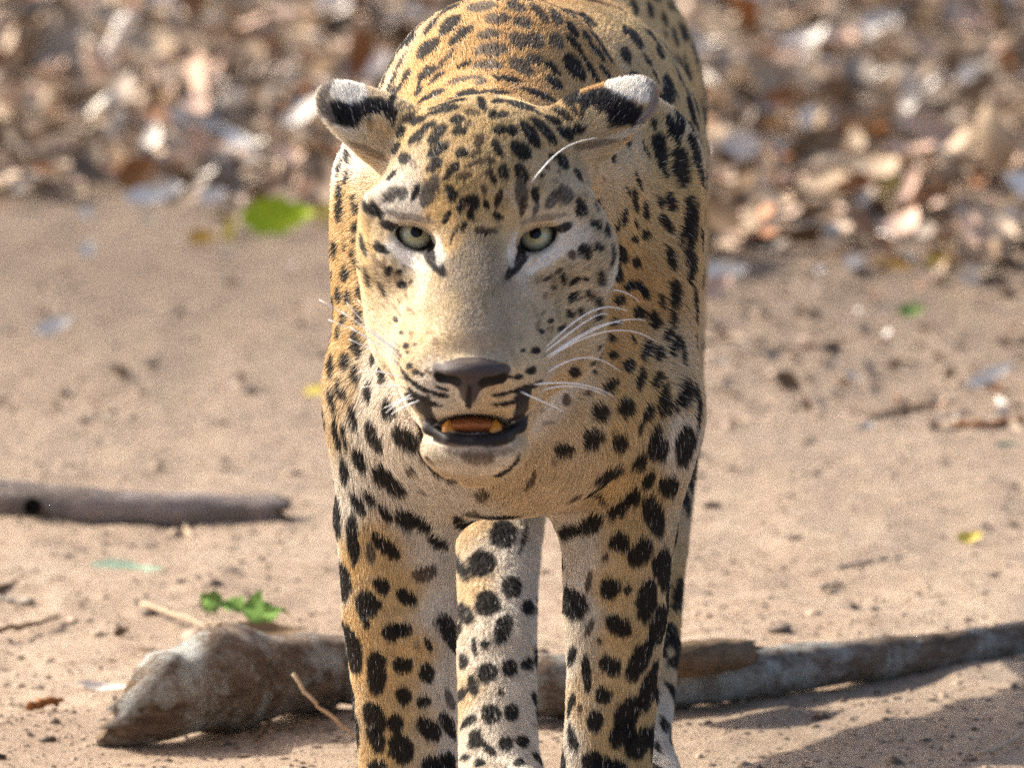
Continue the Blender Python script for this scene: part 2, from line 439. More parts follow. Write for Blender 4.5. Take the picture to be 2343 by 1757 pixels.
# ---- rosettes and spots, plus crease shade and a leg edge painted as streaks: (x, y, half length, half width, angle[, tone]) read off four enlargements
A = (720, 100, 2.4578); B_ = (720, 640, 2.4578); C2 = (720, 1100, 2.4578); D_ = (780, 0, 2.4578); E_ = (1250, 0, 4.88)
SPA = """440 410 34 28 80;325 465 30 20 80;440 490 28 12 -55 b;590 445 45 22 -10;500 510 32 22 -60;575 545 45 22 -40;640 480 40 16 -25;690 530 62 26 -55;700 610 62 24 -35;470 605 32 16 -65;515 660 32 26 -15;435 760 36 24 -50
560 690 30 18 70 g;680 700 48 26 -45;780 720 40 20 -40;750 770 25 12 -30;845 760 40 16 -15 b;830 635 28 22 0;815 515 36 24 0;800 445 36 24 -15;885 410 40 16 5 b;870 470 20 12 -40 b;860 290 55 24 -5;745 345 95 18 -8;720 390 80 22 -10
655 300 75 22 -20;545 420 50 10 -35 b;1000 415 24 20 30;1060 420 28 18 -20;945 345 50 20 70;1030 285 70 16 5;1040 340 36 18 -10;1165 350 80 18 0;1190 380 80 20 15;1265 300 90 20 20;1380 405 55 18 35;1325 445 45 18 20
1045 505 40 22 0;1100 505 30 26 20;1210 530 72 28 60;1285 505 80 22 50;1400 525 42 26 45;1520 420 45 24 75;1480 500 38 20 -20;1160 620 55 36 40;1025 610 45 20 65;1060 740 34 22 70;1000 780 30 14 60
930 560 40 20 -70 b;900 640 30 14 -30 b;915 685 60 14 -20 b;990 680 20 14 0 b;970 740 22 14 -30 b;1160 740 44 26 50;1165 850 70 28 80 d;1165 920 50 14 -80 b;650 830 72 34 -65 d;575 840 45 14 -60;440 850 45 24 -35 d;490 850 30 20 -60 d
770 840 30 20 60;780 880 30 18 -50;830 920 40 18 -65;890 900 40 28 70;965 920 28 14 70;950 840 22 12 60 b;880 980 28 16 70;1030 880 45 16 -70;1015 985 25 14 70;1045 975 18 12 0;750 980 35 14 -60;845 1040 25 12 -60;800 1060 25 12 -60 b
770 1100 22 8 -70 b;940 1060 30 18 20 b;975 1065 24 16 -30 b;1015 1060 16 14 0 b;345 930 36 18 75;310 935 30 12 75;230 910 45 12 80;265 930 30 8 80;375 965 24 14 70;265 1050 50 12 75;230 1030 28 10 80;230 1100 30 10 80;180 1140 28 10 80
120 1150 50 26 80;185 1290 42 22 80;150 880 60 14 75;145 950 50 16 75;240 1210 60 14 70;300 1150 60 14 75;275 1240 50 14 70;325 1330 50 12 75;405 1165 34 20 15;360 1140 30 20 60;425 1285 26 16 80;475 1285 16 14 0;500 1365 26 20 0
400 1390 40 10 70;550 1350 16 10 -40 b;150 1410 44 20 80;205 1420 38 18 80;265 1390 14 12 0;110 1300 30 16 80;140 590 40 16 85;195 640 36 14 85;145 710 50 14 -75;190 750 40 16 -75;155 830 60 16 80
345 80 90 16 -70;320 120 60 12 -60;420 120 110 12 -65 b;470 150 110 12 -65 b;380 240 60 16 -60;430 250 80 14 -60;520 195 40 20 -65;480 260 60 14 -60;450 320 50 14 -60;640 170 55 28 -35;600 225 40 14 -65;580 280 30 18 -60;690 200 60 14 -40
740 100 90 14 -50 b;840 130 45 14 -25;980 130 75 28 0 d;1160 140 70 36 30 d;840 210 90 18 -8 d;945 225 34 24 -20 d;1085 210 80 20 15;1230 100 45 26 10 d;1330 150 60 18 40;1455 145 85 38 55;1545 150 95 14 60;1345 235 50 28 35
1410 310 50 26 70;1450 280 55 20 50;1625 170 55 16 50;1985 265 75 34 80;1930 600 80 36 70;2050 700 100 45 85;1940 690 70 16 65;2050 440 75 24 85;1995 470 60 24 80;2130 400 80 30 75;2140 640 110 22 80;1850 600 50 12 60;1810 780 55 16 65
1790 870 60 20 80;1850 930 50 18 85;1925 890 36 18 70;1995 900 50 26 75;1960 1010 60 24 60;2085 950 100 26 -80;2050 1070 60 16 -75;1840 1070 28 24 0;1780 1090 24 20 0;1990 1200 64 24 75;1715 1180 50 26 70;1795 1225 32 24 50;1690 1310 36 26 75
1770 1350 42 24 -20;1840 1390 40 20 65;2110 1060 160 25 -80;2110 1250 80 22 -80;1730 970 50 14 -80;1690 1010 40 12 -80;1790 1010 30 10 80;1750 830 30 10 60;1640 1200 60 10 -85;1620 1080 34 16 80;1560 1030 28 18 60;1485 935 45 22 70
1515 1180 38 26 75;1575 1165 24 18 60;1450 1195 24 18 60 b;1580 1330 40 16 85;1510 1325 14 12 0;1445 1335 30 14 -40;1395 1330 30 12 80;1525 1415 26 16 60;1440 1430 30 14 -60;1335 1370 16 12 0 b;1330 880 45 24 -60 d;1400 850 45 30 50 d
1240 860 36 18 70;1245 930 40 12 -70 d;1590 880 20 10 60;1565 940 30 14 70;1475 755 36 22 60;1385 680 45 20 60;1330 650 20 16 0;1300 710 18 10 40 b;1270 750 16 12 0;2030 560 40 16 80;1900 470 40 14 80;1300 1330 30 10 -30 b;1370 1280 26 10 -40 b"""
SPB = """105 470 60 24 85;185 455 45 24 85;245 530 55 20 80;110 670 70 18 75;145 600 50 14 85;180 645 36 14 85;250 360 75 26 75;180 215 36 16 85;260 200 50 20 80;105 220 40 20 85;145 300 44 14 80;395 525 50 30 60;320 620 50 26 80;430 710 55 36 60
235 755 60 24 82;350 860 85 38 70;520 870 78 46 35;260 1000 65 30 72;415 1110 105 50 45;130 850 90 16 80;175 860 70 14 82;175 1060 75 22 82;540 1040 28 24 0 b;590 1165 20 16 0 b;770 1130 36 24 -25 b;945 1195 36 30 -20 b;1060 1085 55 28 -45;1110 1040 60 14 -50
1220 1110 50 18 -65 b;660 1020 26 20 40 g;640 995 14 12 0 b;120 1285 130 40 88;250 1250 70 26 60;310 1215 50 24 60;400 1300 55 24 55;520 1330 70 50 20;610 1370 50 30 25;515 370 18 14 0;565 370 10 8 0 b;525 415 12 10 0;465 225 18 12 60;490 300 12 10 0
535 490 20 15 0;575 515 20 15 0;605 530 13 11 0;520 545 55 11 50;600 605 65 13 30;690 640 55 12 15;560 640 44 14 40;640 690 64 13 25;720 610 40 8 20;535 670 36 24 70;1210 510 28 20 -20;1140 545 24 14 -10;1100 545 16 8 0;1230 590 54 12 -30;1140 620 74 11 -20;1050 640 54 10 -10
1180 640 64 12 -30;1080 690 84 12 -10;1240 395 20 22 80;1170 400 12 10 0;1320 235 18 14 0;1425 195 28 18 60;1480 190 28 16 70;1380 275 22 14 -30;1275 295 16 12 0;1565 145 40 16 85;1440 100 32 18 -45;1530 95 26 16 70;1570 215 20 18 0;1700 110 36 28 0
1770 20 50 26 -20;1840 60 40 22 70;1805 175 36 32 0;1900 230 52 28 75;1945 110 45 18 75;2015 80 75 34 88;2005 220 50 18 85;1965 310 36 20 -70;2010 370 60 22 -80;1675 235 28 18 -30;1650 325 24 18 0;1780 330 30 20 50;1850 390 55 26 -65;1910 410 40 28 -75
1655 415 30 24 0;1745 475 40 34 -40;1820 550 62 34 -60;1915 560 45 26 -65;1640 580 50 28 -35;1735 700 50 46 0;1580 720 50 42 20;1400 665 34 22 70 b;1850 730 50 30 -65;1820 810 36 26 -50;1555 870 62 50 -15;1705 890 45 42 0;1395 935 52 34 0;1665 1075 90 48 -12
1825 1000 50 36 -75;1900 900 90 34 -80;1950 950 70 26 -75;1300 800 50 14 10 g;1270 735 30 10 20 g;1340 990 26 14 60 g;1450 510 26 24 0;1540 460 20 16 0;1540 515 14 12 0;1570 380 18 16 0;1515 625 24 16 0 b;1720 1270 90 32 -40;1795 1210 50 40 -60;1880 1110 60 30 -70
1990 1150 60 50 -80;1905 1310 120 50 75;1480 1200 36 20 -40 b;1600 1200 50 18 45 b;2080 920 105 48 95;2135 1100 110 26 100;2080 640 80 34 100;2040 670 90 20 -70;2080 1250 80 20 85;2145 700 130 14 85;2130 150 120 14 85;1960 700 60 24 -75;1940 640 70 18 -65;2060 400 70 14 80"""
SPC = """220 320 130 30 85;405 360 90 36 40;155 545 110 42 85;315 400 50 22 80 d;375 575 50 36 50;515 650 60 36 40;690 340 60 30 20;630 520 70 36 -20 b;290 690 70 60 40;290 775 40 20 60;440 855 55 46 -30;500 820 45 36 -10;770 860 110 40 70;210 940 130 40 80;165 890 110 16 85
350 1070 120 50 88;500 1030 50 44 0;640 1070 50 40 90;495 1210 46 40 80;620 1230 34 34 0;640 910 40 16 70;330 1320 90 50 65;345 1440 75 38 65;460 1360 50 40 80;490 1500 80 60 70;640 1390 70 50 50;235 1380 110 30 85;750 1370 80 30 65;350 1590 50 30 0;655 1590 50 46 0
760 1570 50 30 80;760 1230 60 20 70 d;570 920 20 16 0 g;880 180 50 36 0 d;820 220 60 30 60;1060 290 80 60 -75;940 460 75 65 -20;830 480 80 24 60;1110 590 55 50 -70;975 690 64 60 45;1060 820 75 40 -70;845 745 60 36 60;1190 710 40 32 90;960 910 22 20 0;910 930 50 12 85
1095 1040 40 40 0;970 1080 52 46 -20;1195 1030 36 30 -45;840 1010 40 24 80;890 1145 55 24 75;830 1200 36 24 -60;1045 1185 20 16 0 b;990 1310 50 46 -20;1110 1300 44 34 90;1230 1210 36 20 80;860 1345 50 20 -40;905 1450 50 36 -75;1070 1470 40 36 0;1165 1465 36 30 20
985 1510 45 24 40;1225 1370 20 16 0 g;1250 1550 40 20 50;930 1590 30 24 0;1140 1590 30 24 0;850 1550 24 16 0;1170 300 100 10 -80;1420 275 60 36 -10;1550 240 80 44 -30;1710 340 52 50 0;1830 390 80 52 -60;1970 490 110 46 88;1660 600 60 55 -20;1765 610 30 24 80
1865 670 110 50 -80;1440 670 90 55 70;1545 560 60 16 -80 b;1630 420 30 14 -70 b;1720 820 75 50 35;1945 800 110 36 -75;1600 900 20 14 70 b;1540 820 50 16 -65 b;1830 1010 120 48 -65;1660 1035 60 46 35;1535 1080 100 22 85;1450 980 50 20 -75;1620 1210 44 40 90
1885 1150 130 38 -75;1760 1320 100 60 -65;1730 1420 80 60 -45;1580 1350 55 40 -80;1830 1470 90 55 -60;1500 1280 24 14 -70 b;1450 1450 70 24 80;1365 1530 80 28 85;1560 1580 60 50 -45;1700 1600 60 30 0;1445 1260 60 14 -75;2030 310 70 14 95;2040 640 90 30 -75
2010 860 80 40 60;2050 1000 70 40 -20;2020 1190 70 26 70;1935 1200 50 24 80;1960 1370 50 20 75;1920 1500 40 14 80;2075 740 80 12 75"""
SPD = """790 45 70 36 -8 d;880 110 65 28 0 d;985 50 55 30 30 d;1025 140 50 30 10 d;1110 85 70 24 55 d;1210 110 55 28 60 d;1260 60 110 28 45 d;1300 180 50 22 60;830 205 60 26 -10 d;990 240 55 36 20 d;1095 240 50 36 50 d;1205 245 50 32 50 d;840 290 80 34 -5 d
620 150 70 34 -45;680 200 85 26 -40;490 280 75 34 -45;500 60 90 24 -55;600 60 60 30 -35;510 150 60 20 -60;400 230 40 20 -60;330 120 60 36 -60;340 220 80 14 -60;250 330 70 20 -65;290 210 60 18 -60;200 350 50 14 -65;1380 120 70 20 50;1440 230 60 20 55"""
SPE = """830 90 110 45 85;960 50 70 40 85;1010 170 150 20 -65;1000 440 150 70 80;895 650 110 55 85;870 350 90 30 -80;1190 420 120 50 -85;1165 120 110 40 90;1320 240 90 40 80;1340 390 60 25 80;1390 70 70 45 60;1480 40 60 40 45;1635 80 80 55 70;1530 350 130 55 85;1450 420 110 45 88
1740 340 90 65 80;1820 400 70 30 80;1700 600 110 45 75;1745 720 50 30 70;1850 660 120 30 85;1290 610 100 60 -75;1125 700 90 35 70;1200 860 80 25 70;1450 730 130 30 75;1500 880 90 45 75;1590 780 150 55 80;1370 930 100 60 85;1340 1090 110 45 85;1440 1040 80 30 65
1790 1030 110 75 85;1480 1370 170 35 88;1370 1430 120 45 75;1620 1270 150 65 85;1680 1440 100 30 75;1790 1350 150 50 82;1910 1200 180 30 95;1920 800 130 22 85;1840 130 130 35 85;1255 1600 90 60 85;1600 1600 80 35 85;440 430 80 35 60;560 390 110 40 45 d;300 500 130 35 50
670 620 130 40 55;560 600 120 30 50"""  # includes a streak that paints in the shade of the neck crease
TONE = {'': (K_, .97), 'b': (BRN, .86), 'd': (DKG, .85), 'g': ((.16, .12, .10), .55)}
SPOTS = []   # px, py, ra, rb, angle, colour, alpha, rag
for txt, (ox, oy, sc_) in ((SPA, A), (SPB, B_), (SPC, C2), (SPD, D_), (SPE, E_)):
    for it in txt.replace('\n', ';').split(';'):
        f = it.split()
        if len(f) < 5: continue
        x, y, ra, rb, an = map(float, f[:5]); col, al = TONE[f[5] if len(f) > 5 else '']
        hs = 1.14 if sc_ < 3 and txt is SPA and 300 < x < 1650 and y > 270 else 1.02
        SPOTS.append((ox + x / sc_, oy + y / sc_, ra / sc_ * 1.12 * hs, max(rb / sc_ * 1.16 * hs, 4.0), an, col, al, .20, 0))
# faint small freckles of the cheeks and brow
for x0, x1, y0, y1, n_, an_ in ((845, 955, 575, 720, 34, 70), (1215, 1385, 610, 760, 38, -60), (1180, 1380, 400, 480, 16, 60), (960, 1160, 380, 520, 30, 70), (930, 1000, 760, 850, 10, 20)):
    for q in range(n_):
        SPOTS.append((random.uniform(x0, x1), random.uniform(y0, y1), random.uniform(5, 11), random.uniform(3, 5), an_ + random.uniform(-25, 25), (.20, .11, .055), random.uniform(.35, .7), .25, 0))
# markings of the face and ears (photo pixels)
def mk(px, py, ra, rb, an, col, al=.95, rag=.12, skin=0): SPOTS.append((px, py, ra, rb, an, col, al, rag, skin))
for s, (x0, y0) in ((1, (948, 540)), (-1, (1230, 543))):
    mk(x0 - 2 * s, y0 + 3, 72, 47, 24 * s, (.02, .016, .016), .97, .04, 1)
    mk(x0 - 58 * s, y0 - 20, 24, 11, 22 * s, (.022, .018, .018), .95, .1)
    mk(x0 + 35 * s, y0 + 44, 44, 15, 68 * s, (.022, .018, .018), .97, .08)
    mk(x0 - 10 * s, y0 - 42, 60, 7, 10 * s, (.22, .17, .14), .6, .2)
    mk(x0 - 18 * s, y0 + 52, 62, 13, 34 * s, (.76, .71, .64), .9, .25)
    mk(x0 + 58 * s, y0 + 34, 40, 10, 84 * s, (.70, .65, .57), .7, .25)
NP = (.058, .043, .040)
for e in ((1075,849,90,18,0),(1075,864,72,24,0),(1075,884,44,28,0),(1073,905,26,22,90),(1008,846,22,12,35),(1146,850,26,14,-35)): mk(*e, NP, .97, .05, 1)
for e in ((1030,868,30,11,30),(1126,872,34,13,-28),(1072,928,26,8,90)): mk(*e, (.008, .006, .006), .97, .05, 1)  # nostril hollows and lip groove, their darkness painted in
for a in ((985,960,48,15,80),(1000,1000,34,14,20),(1050,1004,50,16,0),(1110,1004,54,16,0),(1165,996,46,20,-18),(1192,950,56,18,-78),(1085,978,90,22,0),(965,935,30,14,60),(1200,915,36,12,-60)):
    mk(*a, (.014, .012, .014), .98, .05, 1)
mk(1085, 1036, 80, 14, 3, (.20, .14, .10), .6, .4); mk(1092, 1050, 42, 14, 5, (.14, .085, .05), .7, .4)
# ears
for e in ((798,192,50,24,32),(775,200,28,22,60)): mk(*e, (.84, .79, .70), .97, .10)
for e in ((824,258,70,20,-12),(795,268,44,24,28),(862,248,36,18,8)): mk(*e, (.012, .011, .013), .98, .12)
for e in ((745,215,58,13,-72),(752,262,30,9,60)): mk(*e, (.17, .14, .12), .9, .2)
mk(800, 318, 70, 9, 32, (.66, .56, .40), .8, .2); mk(872, 300, 34, 22, 30, (.62, .42, .20), .7, .3)
for e in ((1440,196,54,30,-25),(1462,205,36,28,60),(1420,188,44,16,-30)): mk(*e, (.84, .79, .70), .97, .10)
for e in ((1402,248,74,30,25),(1425,272,46,22,-20),(1365,228,34,22,0),(1330,235,30,16,10)): mk(*e, (.012, .011, .013), .98, .10)
for e in ((1490,215,52,9,80),(1478,262,34,9,-50)): mk(*e, (.30, .26, .24), .85, .2)
mk(1410, 312, 80, 8, -22, (.68, .60, .46), .8, .2); mk(1355, 282, 28, 26, 0, (.70, .54, .32), .7, .3)
mk(1350, 336, 62, 7, -12, (.16, .08, .03), .7, .4); mk(850, 345, 50, 7, 25, (.20, .10, .04), .6, .4)

# spots for the parts the photograph does not show
vis = np.zeros(len(BV), bool)
q = (BN[:, 2] > .12)
cellx = (BPX / 6).astype(int); celly = (BPY / 6).astype(int); key = (cellx + 100) * 4000 + celly + 200
mx = np.full(key.max() + 1, -9.0); np.maximum.at(mx, key, BV[:, 2]); vis = q & (BV[:, 2] > mx[key] - .02) & (BPY > 0) & (BPY < 1757)
SP3 = []     # centre, normal, e1(image axis), ra, rb, angle, colour, alpha, rag, skin
for px, py, ra, rb, an, col, al, rag, sk in SPOTS:
    i = hit(px, py)
    if i < 0:
        for dx in (12, 25, -12, -25):
            i = hit(px + dx, py)
            if i >= 0: break
    if i < 0: continue
    f = (DIST - BV[i, 2]) / DIST / S
    SP3.append((BV[i], SN[i], ra * f, rb * f, math.radians(an), col, al, rag, sk))
hid = np.nonzero(~vis & (BV[:, 2] < -.15))[0]
chosen = []
for i in rng.permutation(hid)[:9000]:
    p = BV[i]
    if all(((p - c) ** 2).sum() > .040 ** 2 for c in chosen): chosen.append(p)
    else: continue
    if len(chosen) > 620: break
    nD = SN[i]
    SP3.append((p, nD, rng.uniform(.012, .019), rng.uniform(.009, .013), rng.uniform(0, 3.14), K_, .97, .35, 2))
print('spots', len(SP3))

def paint(P, Nv, jit=None):
    col = base_coat(P); skin = np.zeros(len(P))
    n1 = vnoise(P, 170, 11); n2 = vnoise(P, 420, 12)
    shade = 1 + .10 * vnoise(P, 60, 13) + .08 * n1
    hd = sm(-.12, -.06, P[:, 2]) * (P[:, 1] > vx(1060))
    mot = sm(.05, .75, vnoise(P * np.array([1, .6, 1]), 140, 14)) * hd
    shade = shade * (1 - .16 * mot)
    col = np.clip(col * shade[:, None], 0, 1)
    col[:, 2] *= 1 - .08 * mot
    CS = .02; lo = P.min(0) - 1e-4; ci = ((P - lo) / CS).astype(np.int64); nc = ci.max(0) + 2
    cid = (ci[:, 1] * nc[2] + ci[:, 2]) * nc[0] + ci[:, 0]; o = np.argsort(cid, kind='stable'); scid = cid[o]
    for c, n, ra, rb, an, cl, al, rag, sk in SP3:
        rad_ = 1.35 * max(ra, rb) * (1 if sk == 2 else 1 / max(n[2], .38)) + .002
        l_ = np.clip(((c - rad_ - lo) / CS).astype(int), 0, nc - 1); h_ = np.clip(((c + rad_ - lo) / CS).astype(int), 0, nc - 1)
        vv, dd = np.meshgrid(np.arange(l_[1], h_[1] + 1), np.arange(l_[2], h_[2] + 1)); rows = ((vv * nc[2] + dd) * nc[0]).ravel()
        s0 = np.searchsorted(scid, rows + l_[0]); s1 = np.searchsorted(scid, rows + h_[0] + 1)
        k = np.concatenate([o[i:j] for i, j in zip(s0, s1)]) if len(s0) else o[:0]
        if not len(k): continue
        qv = P[k] - c; near = (qv ** 2).sum(1) < rad_ ** 2; k = k[near]; qv = qv[near]
        if not len(k): continue
        if sk == 2:
            t1 = np.cross(n, [0.31, 0.88, 0.35]); t1 /= np.linalg.norm(t1) + 1e-9; t2 = np.cross(n, t1)
            a = qv @ t1; b = qv @ t2
        else:
            g = np.array([n[0], n[1]]); gl = np.linalg.norm(g)
            if gl < .05: a, b = qv[:, 0], -qv[:, 1]
            else:
                g /= gl; nD = max(n[2], .05)
                tg = np.array([g[0] * nD, g[1] * nD, -gl]); tg /= np.linalg.norm(tg)
                cg = (qv @ tg) * max(n[2], .38); ch = -qv[:, 0] * g[1] + qv[:, 1] * g[0]
                a = cg * g[0] - ch * g[1]; b = -(cg * g[1] + ch * g[0])
        ca, sa = math.cos(an), math.sin(an)
        u = (a * ca + b * sa) / ra; v = (-a * sa + b * ca) / rb
        r = np.sqrt(u * u + v * v) + rag * (.65 * n1[k] + .5 * n2[k])
        dep = np.abs(qv @ n)
        wgt = (1 - sm(.88, 1.12, r)) * al * (dep < (.45 * max(ra, rb) + .006 if sk == 1 else 1.3 * max(ra, rb) + .006)) * ((Nv[k] @ n) > -.1)
        if sk != 2: wgt = wgt * (Nv[k, 2] > -.25)
        col[k] = col[k] * (1 - wgt[:, None]) + np.array(cl) * wgt[:, None]
        if sk == 1: skin[k] = np.maximum(skin[k], wgt)
    def seg_dist(a, b):
        ba = b - a; q = P - a; t = np.clip(q @ ba / (ba @ ba), 0, 1); return np.sqrt(((q - t[:, None] * ba) ** 2).sum(1))
    for grp, r_in, cl in ((list(zip(LIP[:-1], LIP[1:])), 14, (.012, .010, .012)), (NOSTRIL, 15, (.004, .003, .003))):  # black lip skin; nostrils painted dark so the hollows read
        wl = 0
        for a, b in grp: wl = np.maximum(wl, 1 - sm(r_in / S, (r_in + 4) / S, seg_dist(L(*a), L(*b))))
        col = col * (1 - wl[:, None]) + np.array(cl) * wl[:, None]; skin = np.maximum(skin, wl)
    return col, skin
BC, BSK = paint(BV, BN)

# ---- body mesh
def coat_material(name, hair):
    m, nt, b = new_mat(name)
    at = N(nt, 'ShaderNodeAttribute', attribute_name='tint'); nt.links.new(at.outputs['Color'], b.inputs['Base Color'])
    if hair:
        b.inputs['Roughness'].default_value = .6; b.inputs['Specular IOR Level'].default_value = .16
    else:
        sk = N(nt, 'ShaderNodeAttribute', attribute_name='skin')
        mr = N(nt, 'ShaderNodeMapRange'); nt.links.new(sk.outputs['Fac'], mr.inputs[0]); mr.inputs[3].default_value = .85; mr.inputs[4].default_value = .52
        nt.links.new(mr.outputs[0], b.inputs['Roughness']); b.inputs['Specular IOR Level'].default_value = .22
        tc = N(nt, 'ShaderNodeTexCoord'); no = N(nt, 'ShaderNodeTexNoise', i_Scale=700.0, i_Detail=3.0); nt.links.new(tc.outputs['Object'], no.inputs['Vector'])
        bump(nt, b, no.outputs['Fac'], .6, .0012)
    return m
root = bpy.data.objects.new('leopard', None); COL.objects.link(root)
root.location = (0, 0, 0)
tag(root, 'spotted leopard walking forward with lowered head and half-open mouth', 'leopard')
body = mesh_np('body', loc2w(BV), BF, coat_material('coat_skin', False), root, colors=BC, attrs={'skin': BSK})

# ---- fur
NOSE = L(1075, 845, .095)
tri_area = np.linalg.norm(BFN, axis=1) * .5
fc = BV[BF].mean(1); fN = BFN / (np.linalg.norm(BFN, axis=1)[:, None] + 1e-12)
fskin = BSK[BF].mean(1)
headf = sm(-.19, -.12, fc[:, 2]) * (fc[:, 1] > vx(1110))
dens = (62 + 100 * headf) * 1e4
dens = dens * np.where(fN[:, 2] > -.15, 1, np.where(fN[:, 2] > -.5, .5, .12)) * np.where(fc[:, 2] > -.75, 1, np.where(fc[:, 2] > -1.0, .6, .25))
dens = dens * (fskin < .45) * (fc[:, 1] > -.42)
cnt = rng.poisson(tri_area * dens); fi = np.repeat(np.arange(len(BF)), cnt); nh = len(fi)
uv = rng.random((nh, 2)); q4 = BF[fi]
w4 = np.stack([(1 - uv[:, 0]) * (1 - uv[:, 1]), uv[:, 0] * (1 - uv[:, 1]), uv[:, 0] * uv[:, 1], (1 - uv[:, 0]) * uv[:, 1]], 1)
HP = np.einsum('ij,ijk->ik', w4, BV[q4]); HN = np.einsum('ij,ijk->ik', w4, BN[q4]); HN /= np.linalg.norm(HN, axis=1)[:, None] + 1e-9
HP0 = HP - HN * .0002
hw_ = sm(-.20, -.13, HP[:, 2]) * sm(-.175, -.155, HP[:, 1] * .5 - .0875 + .0)  # head weight
py_ = IH / 2 - HP[:, 1] * S
hw_ = sm(-.20, -.12, HP[:, 2]) * (1 - sm(1090, 1130, py_))
fl_head = HP - NOSE; fl_head /= np.linalg.norm(fl_head, axis=1)[:, None] + 1e-6
low = sm(800, 1150, py_)[:, None]; up = (1 - sm(250, 520, py_))[:, None]
side = np.sign(HP[:, 0:1] - L(1140, 0, 0)[0]) * .25
fl_body = np.concatenate([side * (1 - low), -.55 - .6 * low + 1.1 * up, -.7 * (1 - low) * np.ones_like(low)], 1)
flow = fl_head * hw_[:, None] + fl_body * (1 - hw_[:, None])
sw = np.stack([vnoise(HP, 28, s) for s in (21, 22, 23)], 1); sw2 = np.stack([vnoise(HP, 110, s) for s in (24, 25, 26)], 1)
flow = flow + .22 * sw + .22 * sw2 + rng.normal(0, .10, (nh, 3))
flow -= HN * (flow * HN).sum(1)[:, None]; flow /= np.linalg.norm(flow, axis=1)[:, None] + 1e-6
dn = np.linalg.norm(HP - NOSE, axis=1)
hl = .0028 + .026 * np.clip(dn - .01, 0, .2)
bl = .0100 - .0032 * sm(1150, 1350, py_) - .002 * (1 - sm(100, 500, py_))
ln = (hl * hw_ + bl * (1 - hw_)) * rng.uniform(.65, 1.2, nh)
# denser, longer throat and ear-edge hair
thro = np.exp(-(((py_ - 1000) / 170) ** 2)) * sm(-.36, -.2, HP[:, 2]) * (1 - hw_)
ln *= 1 + .5 * thro
eyed = np.min([np.hypot(IW / 2 + HP[:, 0] * S - ex, py_ - ey) for ex, ey, s in EYES], axis=0)
ruff = hw_ * sm(.055, .085, np.abs(HP[:, 0] - L(1112, 0, 0)[0])) * (1 - sm(-.03, .02, HP[:, 2])) * sm(380, 520, py_)
ln *= 1 + 1.1 * ruff
ln *= np.where((eyed < 95) & (HP[:, 2] > -.08), .5, 1)
lift = np.where(hw_ > .5, .30, .24) + rng.uniform(0, .18, nh)
# hairs sit where their middle shows: take the coat colour there
HC, HSK = paint(HP + flow * (ln * .35)[:, None], HN)
HC = HC * rng.uniform(.84, 1.14, (nh, 1))
tip = rng.random(nh) < .03
HC[tip] = HC[tip] * .4 + .45 * np.array([.9, .85, .76])
HC = np.clip(HC, .004, .95)
t_ = np.array([0, .38, .72, 1.0])
pts = []
for t in t_:
    pts.append(HP0 + ln[:, None] * (flow * t * np.sqrt(np.clip(1 - lift ** 2, .1, 1))[:, None] + HN * (lift * (t * 1.35 - .65 * t * t))[:, None]))
PTS = loc2w(np.stack(pts, 1).reshape(-1, 3)).astype(np.float32)
hc = bpy.data.hair_curves.new('fur')
hc.add_curves([4] * nh)
hc.attributes['position'].data.foreach_set('vector', PTS.ravel())
rad = hc.attributes.get('radius') or hc.attributes.new('radius', 'FLOAT', 'POINT')
r0 = np.where(hw_ > .5, .00016, .00022)
rad.data.foreach_set('value', (r0[:, None] * np.array([1, .9, .65, .2])[None]).astype(np.float32).ravel())
ca = hc.attributes.new('tint', 'FLOAT_COLOR', 'CURVE')
ca.data.foreach_set('color', np.c_[HC, np.ones(nh)].astype(np.float32).ravel())
hc.materials.append(coat_material('coat_hair', True))
fur = link(bpy.data.objects.new('fur', hc), root); fur['kind'] = 'stuff'
print('hairs', nh)

# ---- eyes
def sphere_cap(r, ang, rings, seg, z0=0.0):
    V = [(0, 0, r + z0)]; Fc = []
    for i in range(1, rings + 1):
        a = ang * i / rings
        for j in range(seg):
            b = 2 * math.pi * j / seg; V.append((r * math.sin(a) * math.cos(b), r * math.sin(a) * math.sin(b), r * math.cos(a) + z0))
    for j in range(seg): Fc.append((0, 1 + j, 1 + (j + 1) % seg))
    for i in range(1, rings):
        for j in range(seg):
            a = 1 + (i - 1) * seg + j; b = 1 + (i - 1) * seg + (j + 1) % seg
            Fc.append((a, a + seg, b + seg, b))
    return V, Fc
def pymesh(name, V, Fc, mat, parent=None, smooth=True):
    me = bpy.data.meshes.new(name); me.from_pydata([tuple(v) for v in V], [], Fc); me.update()
    if smooth:
        for p in me.polygons: p.use_smooth = True
    me.materials.append(mat); o = bpy.data.objects.new(name, me); return link(o, parent)
M_SCL = plain('eye_white', (.05, .035, .03), .25, .5, .6)
M_PUP = plain('pupil_black', (.004, .004, .004), .25, .25, 0.0)
m, nt_, b_ = new_mat('iris_green'); M_IRIS = m
tc = N(nt_, 'ShaderNodeTexCoord'); sx_ = N(nt_, 'ShaderNodeSeparateXYZ'); nt_.links.new(tc.outputs['Object'], sx_.inputs[0])
le = N(nt_, 'ShaderNodeVectorMath', operation='LENGTH')
cmb = N(nt_, 'ShaderNodeCombineXYZ'); nt_.links.new(sx_.outputs[0], cmb.inputs[0]); nt_.links.new(sx_.outputs[1], cmb.inputs[1]); nt_.links.new(cmb.outputs[0], le.inputs[0])
no = N(nt_, 'ShaderNodeTexNoise', i_Scale=600.0, i_Detail=4.0); nt_.links.new(tc.outputs['Object'], no.inputs['Vector'])
